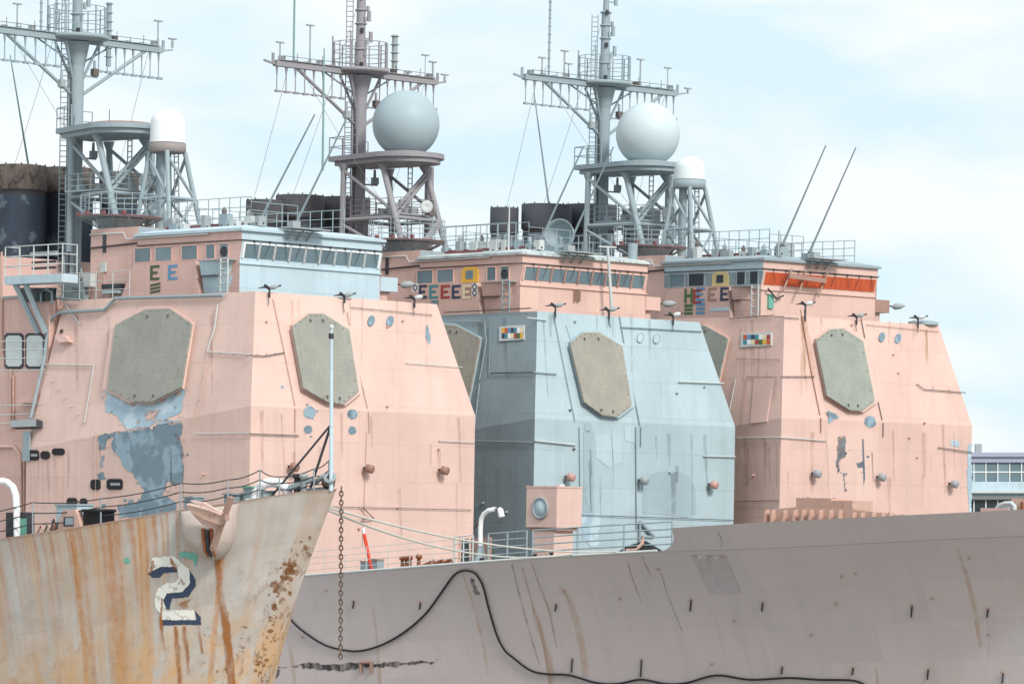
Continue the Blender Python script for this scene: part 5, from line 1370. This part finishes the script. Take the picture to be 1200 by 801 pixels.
for sg in (1, -1): mb.tube([Vector((-s_, sg * (-bD(s_) + .02), zD(s_) + .02)) for s_ in ss], .03, 'taupe', 5)
mb.build('deck', hullD)
BVD = BVHTree.FromPolygons([v.co.copy() for v in hullD.data.vertices], [list(p.vertices) for p in hullD.data.polygons])
# number 2 with its dark drop shadow
mb = MB()
zz_ = lambda P: [(150 + x / 3.987, 600 + y / 3.987) for x, y in P]
two = zz_([(95, 270), (118, 210), (215, 203), (285, 262), (290, 330), (255, 370), (182, 376), (165, 408), (178, 452), (205, 456), (310, 455), (320, 500), (158, 500), (150, 470), (128, 440), (125, 390), (140, 355), (185, 328), (222, 325), (238, 300), (232, 255), (215, 252), (150, 254), (100, 283)])
shd1 = zz_([(92, 284), (100, 283), (150, 254), (215, 252), (230, 262), (233, 278), (165, 282), (148, 304), (112, 304)])
shd2 = zz_([(285, 262), (315, 312), (316, 345), (280, 396), (205, 402), (196, 455), (178, 452), (165, 408), (182, 376), (255, 370), (290, 330)])
shd3 = zz_([(155, 500), (155, 524), (342, 524), (342, 488), (310, 453), (320, 500)])
for p in (shd1, shd2, shd3): hull_decal(mb, FD, BVD, ragged(p, .3, 6), 'navy', .012)
hull_decal(mb, FD, BVD, ragged(two, .33, 3), 'numwhite', .02)
mb.build('painted_number', hullD)
mb = MB()
for p in ([(209, 649), (216, 645), (229, 648), (232, 653), (229, 664), (226, 655), (212, 653)], [(145, 655), (149, 652), (153, 657), (150, 660), (146, 659)]): hull_decal(mb, FD, BVD, ragged(p, .9, 3), 'turq')
join_into(hullD, mb)
mb = MB()
for f in flakes([(362, 640), (348, 655), (338, 668), (330, 685), (322, 705), (318, 735), (310, 765), (304, 798), (318, 735), (330, 700), (345, 660)], 150, .5, 2.1, 5) + flakes([(240, 735), (290, 740), (280, 780), (250, 790)], 50, .4, 1.5, 9) + flakes([(320, 690), (338, 668), (345, 662), (330, 690)], 45, .8, 2.8, 3): hull_decal(mb, FD, BVD, f, 'fleck', .014)
join_into(hullD, mb)
for pts in ([(206, 733, 1.5), (209, 760, 3), (211, 800, 2)], [(216, 733, 2), (219, 756, 2.6), (222, 790, 1)], [(233, 731, 1), (235, 745, 1.6), (238, 765, .6)], [(190, 700, .8), (189, 725, 1.6), (193, 760, .8)], [(226, 700, .6), (215, 706, 5), (217, 711, 4)], [(255, 656, 3), (258, 690, 4), (266, 740, 4.5), (272, 800, 4.5)], [(180, 656, 1), (179, 664, 2.4), (176, 671, 1)], [(200, 653, 1), (203, 660, 2.4), (206, 668, .8)]):
    mb = MB(); hull_decal(mb, FD, BVD, ragged([(x - w_, y) for x, y, w_ in pts] + [(x + w_, y) for x, y, w_ in pts[::-1]], .34, 4), 'rundeep', .034); join_into(hullD, mb)
# anchor bolster: rounded hawse bulge under the deck edge
mb = MB(); rows = [(588, 246, 36, .25), (600, 246, 33, .6), (614, 247, 31, .95), (628, 248.5, 28, 1.1), (640, 250, 22, 1.0), (648, 252, 15, .75), (653, 254, 8, .4), (655.5, 255, 2, .02)]
vs = []; nn = 16
for (y, cx_, hw, pr) in rows:
    for k in range(nn + 1):
        t = math.pi * k / nn; x = cx_ - hw * math.cos(t)
        h_ = on_hull(FD, BVD, x, max(y, 599 - (x - 209) * .14), -.03)
        q, n = h_; vs.append(q + (n * math.sin(t) ** .8) * pr)
mb.add(vs, [(i * (nn + 1) + k, i * (nn + 1) + k + 1, (i + 1) * (nn + 1) + k + 1, (i + 1) * (nn + 1) + k) for i in range(len(rows) - 1) for k in range(nn)], plate_paint('bolster_paint', rgb(206, 190, 180, .74), streak=.1), True)
q, n = on_hull(FD, BVD, 258, 622, .0)
bol = mb.build('anchor_bolster', shipD)
# rust runs over the bolster mouth
mb = MB()
for x0, x1, pr in ((249, 254, 1.05), (256, 263, 1.0)):
    pts = []
    for y in (612, 625, 638, 648):
        q, n = on_hull(FD, BVD, (x0 + x1) / 2 + (y - 612) * .05, y, 0); pts.append(q + n * (pr * (1 if y < 640 else .72) + .05))
    mb.tube(pts, .09, 'rust', 6, .04)
mb.build('rust_lip', shipD)
mb = MB(); pts = []
for y in (614, 626, 638, 648):
    q, n = on_hull(FD, BVD, 254.5 + (y - 612) * .05, y, 0); pts.append(q + n * ((1.03 if y < 640 else .72) + .03))
mb.tube(pts, .12, 'dark', 6, .05); mb.build('hawse_slot', shipD)
# deck fittings on D
def dk(px, ins=.3):
    s_ = sD(px); return Vector((-s_ - ins * .3, -bD(s_) + ins, zD(s_)))
def fix(px, py, ins):    # point over the deck at a chosen inset from the edge
    b_ = dk(px, ins); return FD.v(px, py, b_.y)
# rails: thin stanchions with sagging wires
mb = MB(); st = [(-60, 34), (34, 38), (115, 30), (208, 32), (263, 28), (301, 33), (324, 22), (365, 26), (383, 34)]
tops = []
for x, hpx in st:
    b_ = dk(x, .25); t = Vector((b_.x, b_.y, b_.z + hpx * 150 / FPX * 1.05)); mb.tube([b_, t], .035, 'grey', 5); tops.append((b_, t))
for lv in (.35, .68, 1.0):
    for (a0, a1), (b0, b1) in zip(tops, tops[1:]):
        p, q = a0.lerp(a1, lv), b0.lerp(b1, lv); n = 6
        mb.tube([p.lerp(q, k / n) - Vector((0, 0, .09 * math.sin(math.pi * k / n))) for k in range(n + 1)], .022, 'dark', 4)
mb.build('deck_railing', shipD)
mb = MB(); a, b_ = FD.v(388, 571, -.1), FD.v(388.5, 386, -.1); a.z = zD(0) - .05
mb.tube([a, a.lerp(b_, .6), b_], .085, 'lightblue', 9, .055); mb.lathe(b_, [(.05, 0), (.09, .05), (.09, .15), (0, .2)], 'offwhite', 8); mb.box(b_.x - .06, b_.x + .06, b_.y - .1, b_.y + .06, b_.z - .35, b_.z - .15, 'dark')
js = mb.build('jackstaff', shipD)
mb = MB(); h_ = a.lerp(b_, .415)
for px in (306, 352): mb.tube([h_, dk(px, .6)], .055 if px > 320 else .045, 'dark', 5)
mb.build('stay', js)
# stem ring and dark tangle from which the chain hangs
mb = MB(); c_ = Vector((-.15, -.05, zD(0) + .18))
for k in range(3): mb.lathe(c_ + Vector((.1 * k - .25, -.05 * k, .10 * k + .08)), [(.17, -.07), (.27, 0), (.17, .07), (.13, 0), (.17, -.07)], ['dark', 'chainm', 'grey'][k], 14, (.5, -.8, .5 * k - .4))
mb.tube([c_ + Vector((-1.0, .0, .1)), c_ + Vector((-.4, -.1, .35)), c_], .11, 'grey', 7); mb.tube([c_ + Vector((-1.8, -.6, -.1)), c_ + Vector((-.9, -.2, .25))], .12, 'pale', 7); mb.build('stem_fairlead', shipD)
mb = MB(); cc = dk(319, .45); 
rp0 = FD.v(319, 585, cc.y); hd = Vector((.83, .56, 0))
ring = [rp0 + hd * (.66 * math.cos(t)) + Vector((0, 0, .05 + .62 * math.sin(t))) for t in [math.pi * k / 12 for k in range(13)]]
mb.tube([ring[0] - Vector((0, 0, .35))] + ring + [ring[-1] - Vector((0, 0, .35))], .19, 'white', 10); mb.bar(rp0 - hd * 1.0 + Vector((0, 0, -.1)), rp0 + hd * 1.0 + Vector((0, 0, -.1)), .5, .3, 'offwhite'); mb.build('chock', shipD)
mb = MB()
for dx in (-.16, .2): cc = dk(345, .5) + Vector((dx, 0, 0)); mb.lathe(cc, [(.15, -.1), (.13, .6), (.19, .64), (.19, .76), (0, .8)], 'dark' if dx < 0 else 'grey', 12)
mb.build('mooring_bitt', shipD)
mb = MB(); cc = dk(370, .5); mb.bar(cc + Vector((-.8, -.25, .02)), cc + Vector((.25, .1, .1)), .3, .2, 'grey'); mb.build('deck_coaming', shipD)
for x, w_, h1, m_ in ((261, .45, .4, 'grey'), (283, .5, .55, 'turq'), (214, .5, .5, 'grey'), (298, .4, .3, 'pale')):
    mb = MB(); cc = dk(x, .7); mb.box(cc.x - w_ / 2, cc.x + w_ / 2, cc.y - .2, cc.y + .4, cc.z - .1, cc.z + h1, 'pale'); mb.box(cc.x - w_ / 2 - .05, cc.x + w_ / 2 + .05, cc.y - .25, cc.y + .45, cc.z + h1, cc.z + h1 + .07, m_); mb.build('deck_box', shipD)
# closed chock rust orange with pale eye, drum, gooseneck
mb = MB(); cc = dk(77, .25); pr = [(-.75, -.15), (.75, -.15), (.62, .45), (.4, .8), (-.35, .8), (-.6, .4)]
mb.prism([(cc.x + x, cc.y + .0 - x * .0, cc.z + z) for x, z in pr], (0, .3, 0), 'rustpink'); mb.box(cc.x - .3, cc.x + .32, cc.y - .02, cc.y - .003, cc.z + .15, cc.z + .52, 'dark'); mb.box(cc.x - .18, cc.x + .3, cc.y - .03, cc.y - .022, cc.z + .2, cc.z + .48, 'pale'); mb.build('chock', shipD)
mb = MB(); cc = dk(104, .7); mb.lathe(cc, [(.62, -.1), (.62, .55), (.7, .58), (.7, .68), (0, .7)], 'black', 18); mb.build('capstan', shipD)
mb = MB(); g = [(20, 629), (19.5, 600), (18.5, 580), (15, 570), (9, 565), (2, 563), (-8, 565)]; v_ = dk(20, .35).y; q = [FD.v(x, y, v_) for x, y in g]; mb.tube(q, .14, 'white', 9); mb.build('gooseneck_vent', shipD)
mb = MB(); cc = dk(10, .6)
mb.box(cc.x - .75, cc.x + .45, cc.y, cc.y + .5, cc.z - .2, cc.z + 1.05, 'dark'); mb.box(cc.x - .1, cc.x + .6, cc.y - .03, cc.y - .003, cc.z, cc.z + .8, 'turq'); mb.build('deck_cabinet', shipD)
mb = MB()
for k in range(12):
    cc = dk(34 + k * 2.3, .4); mb.tube([cc, cc + Vector((.1, .1, random.uniform(.2, .55))), cc + Vector((.3, .1, .15))], .05, random.choice(['rust', 'dark', 'grey', 'rustpink']), 5)
mb.build('chain_stopper_gear', shipD)

# anchor stowed against the bolster: a thing of its own
anc = thing('anchor', 'salmon painted anchor stowed on the rusty grey bow above its bulge', 'anchor', FD)
q0, n0 = on_hull(FD, BVD, 246, 608, 0)
def an(x, y, off):
    return FD.pl(x, y, q0 + n0 * off, n0)
mb = MB(); mb.prism([an(*p, 1.25) for p in ((222, 589), (248, 596), (266, 603), (268, 609), (262, 613), (243, 606), (228, 598))], n0 * .32, 'rustpink'); mb.build('crown', anc)
mb = MB(); mb.prism([an(*p, 1.05) for p in ((221, 592), (243, 606), (258, 613), (254, 619), (240, 614), (230, 604))], n0 * .18, 'pinkB'); mb.build('fluke', anc)
mb = MB(); mb.prism([an(*p, 1.6) for p in ((224, 586), (240, 588), (262, 600), (250, 597))], n0 * .12, 'pinkB'); mb.build('fluke', anc)
mb = MB(); mb.bar(an(271, 582, 1.3), an(250, 641, 1.35), .2, .16, 'taupe'); mb.lathe(an(249.5, 642, 1.35), [(.1, -.06), (.14, 0), (.1, .06)], 'taupe', 10, n0); mb.build('shank', anc)
mb = MB(); mb.box(*[c for i in range(3) for c in (an(264, 606, 1.62)[i] - .11, an(264, 606, 1.62)[i] + .11)], 'taupe'); mb.build('pin', anc)

# ---------------------------------------------------------------- chain, ropes, cable
def chain(p, q, name, label):
    mb = MB(); p, q = Vector(p), Vector(q); n = int((p - q).length / .17)
    for k in range(n):
        c_ = p.lerp(q, (k + .5) / n); t = 1 if k % 2 else 0
        side = Vector((.065, .0, 0)) if t else Vector((0, .065, 0)); up = Vector((0, 0, .115))
        mb.tube([c_ + side * math.sin(a) + up * math.cos(a) for a in [2 * math.pi * i / 8 for i in range(9)]], .03, 'chainm', 5, None, False)
    return tag(mb.build(name), label, 'chain')
top = FD.M @ Vector((.42, -.12, zD(0) + .1)); bot = Vector((top.x - .03, top.y, CAMZ + (YH - 771) / FPX * top.y))
chain(top, bot, 'hanging_chain', 'rusty iron chain hanging straight down from the stem of the bow')
def sag(p, q, s_, n=24):
    p, q = Vector(p), Vector(q); return [p.lerp(q, k / n) - Vector((0, 0, 4 * s_ * (k / n) * (1 - k / n))) for k in range(n + 1)]
def ropes():
    a = FD.M @ Vector((-.9, .45, zD(.9) - 1.0)); a2 = a + Vector((0, 0, -.04))
    for (x0, y0), (x1, y1), s_, lab in (((384, 594), (720, 652), .55, 'upper of two pale mooring ropes sagging from the rusty bow to the grey ship'), ((383, 597), (668, 658), .8, 'lower of two pale mooring ropes sagging from the rusty bow to the grey ship')):
        u = edge_at(x1); end = FA.M @ Vector((u, edge_v(u) + .12, deck_z(u) + .12))
        d0 = 153.0; st_ = CAM + ray(x0, y0) * d0
        tag(MB().tube(sag(st_, end, s_), .045, 'rope', 6).build('mooring_rope'), lab, 'rope', 'mooring ropes to the grey hull')
ropes()
def spline(pts, n=10):
    out = []; P = [Vector(p) for p in pts]; P = [P[0] * 2 - P[1]] + P + [P[-1] * 2 - P[-2]]
    for i in range(1, len(P) - 2):
        for k in range(n):
            t = k / n; a, b_, c_, d_ = P[i - 1:i + 3]
            out.append(.5 * ((2 * b_) + (c_ - a) * t + (2 * a - 5 * b_ + 4 * c_ - d_) * t * t + (3 * b_ - a - 3 * c_ + d_) * t ** 3))
    return out + [Vector(pts[-1])]
cpx = [(322, 696, 0), (335, 716, 0), (352, 735, 0), (380, 754, 0), (405, 761, 0), (425, 761.5, 0), (450, 754, 0), (476, 739, 0), (500, 718, 0), (517, 695, 0), (532, 674, 0), (542, 667.5, 0), (551, 667.5, 0), (559, 671.5, 0), (567, 685, 0), (574, 712, 0), (583, 742, 0), (592, 760, 0), (603, 770, 0), (622, 784, 0), (640, 788.5, 0), (668, 790, 0), (700, 799, 0), (725, 800, 0), (752, 795, 0), (780, 800, 0), (805, 799, 0), (840, 790, 0), (880, 795, 0), (925, 793, 0), (960, 795, 0), (1000, 796, 0), (1018, 803, 0)]
cp = []
for x, y, _ in cpx:
    h_ = on_hull(FA, BVA, x, y, .1)
    if h_ is None: h_ = on_hull(FA, BVA, x, y + 4, .1)
    if h_: cp.append(h_[0])
cb = MB().tube(spline(cp, 6), .058, 'black', 7).build('power_cable'); tag(cb, 'thick black cable looping down from the grey hull deck edge and along its side', 'cable', frame=FA)

# loose things on ship A's deck
mb = MB(); u = edge_at(425); rp = Vector((u, .75, deck_z(u))); rt = FA.v(426, 622, .75)
mb.tube([rp, rp.lerp(rt, .93)], .08, 'redbright', 9, .1); mb.tube([rp.lerp(rt, .93), rt + Vector((0, 0, .2))], .07, 'white', 8); o = mb.build('marker_pole')
tag(o, 'red pole with a white tip standing on the deck against the pink wall', 'marker pole', frame=FA)
mb = MB(); a, b_ = edge_at(705), edge_at(765); va_ = edge_v(edge_at(735)) + .7
n = 16; vs = []
for i in range(n + 1):
    t = i / n; u = a + (b_ - a) * t; hh = .05 + .62 * (math.sin(math.pi * t ** 1.3) ** 1.2) * (.8 + .3 * random.random())
    for k in range(7):
        s_ = k / 6; vs.append(Vector((u, va_ - .5 + 1.0 * s_, deck_z(u) + .0 + hh * math.sin(math.pi * s_) ** .7)))
mb.add(vs, [(i * 7 + k, (i + 1) * 7 + k, (i + 1) * 7 + k + 1, i * 7 + k + 1) for i in range(n) for k in range(6)], 'black', True)
tag(mb.build('tarpaulin'), 'black tarpaulin bundle lying on deck where the grey bulwark starts', 'tarpaulin', frame=FA)
mb = MB(); u = edge_at(742); mb.tube([(u - .7, edge_v(u) + .25, deck_z(u) + .1), (u, edge_v(u) + .25, deck_z(u) + .14), (u + .35, edge_v(u) + .3, deck_z(u) + .5), (u + .3, edge_v(u) + .35, deck_z(u) + .8)], .11, 'rustpink', 7)
mb.build('roller_fairlead', shipA)
mb = MB(); cc = dk(68, 1.1); mb.box(cc.x - .75, cc.x + .55, cc.y - .3, cc.y + .5, cc.z - .05, cc.z + 1.0, 'lightblue'); mb.box(cc.x - .8, cc.x + .6, cc.y - .35, cc.y + .55, cc.z + 1.0, cc.z + 1.08, 'pale'); mb.box(cc.x - .15, cc.x, cc.y - .33, cc.y - .3, cc.z + .6, cc.z + .75, 'grey')
tag(mb.build('deck_crate'), 'pale blue crate standing on the rusty ship deck behind the orange chock', 'crate', frame=FD)

# ---------------------------------------------------------------- setting: water, quay, distant building
mb = MB(); mb.poly([(-9000, -300, 0), (9000, -300, 0), (9000, 380, 0), (-9000, 380, 0)], 'water'); tag(mb.build('water'), kind='structure')
mb = MB(); mb.poly([(-9000, 380, 3.0), (9000, 380, 3.0), (9000, 14000, 3.0), (-9000, 14000, 3.0)], 'concrete'); mb.poly([(-9000, 380, -2), (9000, 380, -2), (9000, 380, 3.0), (-9000, 380, 3.0)], 'concrete'); tag(mb.build('ground'), kind='structure')
DB = 450.0
def bp(px, py, d=0.0): v = CAM + ray(px, py) * DB; v.y += d; return v
bld = thing('office_building', 'low pale building with two rows of blue-green windows behind the ships, far right', 'building')
bld.location = (bp(1230, 690).x, DB, 3.0)
def loc(p): return Vector(p) - Vector(bld.location)
x0, x1 = loc(bp(1085, 690)).x, loc(bp(1420, 690)).x
zt = [bp(0, y).z - 3.0 for y in (530, 535, 541.5, 564, 575, 582, 589, 610)]
mb = MB()
mb.box(x0, x1, .35, 30, 0, zt[1], 'lav'); mb.box(x0 - .4, x1 + .4, -.5, 30.4, zt[1] + .002, zt[0], 'lav')
mb.box(x0 - .2, x1 + .2, -.2, .348, zt[2] - .0, zt[1] - .002, 'lav')
mb.box(x0 - .2, x1 + .2, -.25, .346, zt[4], zt[3], 'lightblue'); mb.box(x0 - .3, x1 + .3, -.6, .344, zt[4] - .25, zt[4] - .003, 'offwhite')
mb.box(x0, x1, -.15, .342, zt[5], zt[4] - .26, 'pale'); mb.box(x0, x1, -.45, .34, zt[5] - .3, zt[5] - .003, 'concrete')
mb.build('wall', bld)
nb = 24; pw = (x1 - x0) / nb
for i in range(nb):
    for (za, zb_, rr_) in ((zt[3], zt[2], 2), (zt[7], zt[5] - .35, 1)):
        w_ = MB(); a = x0 + pw * i + .05; b_ = a + pw - .1
        w_.box(a, b_, .1, .3, za + .05, zb_ - .05, 'glassdark' if rr_ == 1 else 'glass'); wo = w_.build('window', bld)
        fm = MB(); fm.box(a - .05, a + .06, .02, .32, za, zb_, 'white')
        if rr_ == 2: fm.box(a + .06, b_ + .05, .02, .32, (za + zb_) / 2 - .06, (za + zb_) / 2 + .06, 'white')
        fm.build('window_frame', wo)
mb = MB(); a, b_ = loc(bp(1146, 530)), loc(bp(1153, 519)); mb.box(a.x, b_.x, 2, 3.2, a.z - .3, b_.z, 'grey'); mb.build('roof_vent', bld)

# ---------------------------------------------------------------- camera, sky, sun
cam = bpy.data.cameras.new('camera'); co = bpy.data.objects.new('camera', cam); col.objects.link(co); scene.camera = co
co.location = CAM; co.rotation_euler = (R(90), 0, 0)
cam.sensor_width = 36; cam.lens = 36 * FPX / 1200; cam.shift_x = 0; cam.shift_y = (YH - 400.5) / 1200
cam.clip_start = 1; cam.clip_end = 30000

SUN_EL, SUN_AZ = 36, 147      # azimuth clockwise from +Y
sd = Vector((math.sin(R(SUN_AZ)) * math.cos(R(SUN_EL)), math.cos(R(SUN_AZ)) * math.cos(R(SUN_EL)), math.sin(R(SUN_EL))))
sun = bpy.data.lights.new('sun', 'SUN'); so = bpy.data.objects.new('sun', sun); col.objects.link(so)
sun.energy = 1.5; sun.angle = R(14); sun.color = (1, .96, .9)
so.rotation_euler = sd.to_track_quat('Z', 'Y').to_euler()

wd = bpy.data.worlds.new('World'); scene.world = wd; wd.use_nodes = True
nt = wd.node_tree; N = nt.nodes; bg = N['Background']
sky = N.new('ShaderNodeTexSky'); sky.sky_type = 'NISHITA'; sky.sun_disc = False; sky.sun_elevation = R(SUN_EL); sky.sun_rotation = R(SUN_AZ)
tc = N.new('ShaderNodeTexCoord'); mp = N.new('ShaderNodeMapping'); mp.inputs['Scale'].default_value = (1, 1, 2.6); mp.inputs['Location'].default_value = (.35, .2, .1)
nz = N.new('ShaderNodeTexNoise'); nz.inputs['Scale'].default_value = 13; nz.inputs['Detail'].default_value = 6; nz.inputs['Roughness'].default_value = .5; nz.inputs['Distortion'].default_value = .3
rp_ = N.new('ShaderNodeValToRGB'); rp_.color_ramp.elements[0].position = .34; rp_.color_ramp.elements[1].position = .58
rp_.color_ramp.elements[0].color = (3.75, 4.6, 5.1, 1); rp_.color_ramp.elements[1].color = (5.05, 5.15, 5.2, 1)
mx = N.new('ShaderNodeMix'); mx.data_type = 'RGBA'; mx.inputs[0].default_value = .9
L = nt.links.new
# an overcast sky is brighter overhead than near the horizon
sp = N.new('ShaderNodeSeparateXYZ'); L(tc.outputs['Generated'], sp.inputs[0])
gr = N.new('ShaderNodeMapRange'); gr.inputs['From Min'].default_value = .12; gr.inputs['From Max'].default_value = .9; gr.inputs['To Min'].default_value = 1; gr.inputs['To Max'].default_value = 1.4
L(sp.outputs[2], gr.inputs['Value'])
vm = N.new('ShaderNodeVectorMath'); vm.operation = 'SCALE'; L(rp_.outputs[0], vm.inputs[0]); L(gr.outputs[0], vm.inputs['Scale'])
L(tc.outputs['Generated'], mp.inputs['Vector']); L(mp.outputs[0], nz.inputs['Vector']); L(nz.outputs['Fac'], rp_.inputs['Fac'])
L(sky.outputs[0], mx.inputs[6]); L(vm.outputs[0], mx.inputs[7]); L(mx.outputs[2], bg.inputs['Color'])
bg.inputs['Strength'].default_value = .1

scene.view_settings.view_transform = 'Standard'; scene.view_settings.look = 'None'
scene.view_settings.exposure = .97; scene.view_settings.gamma = 1
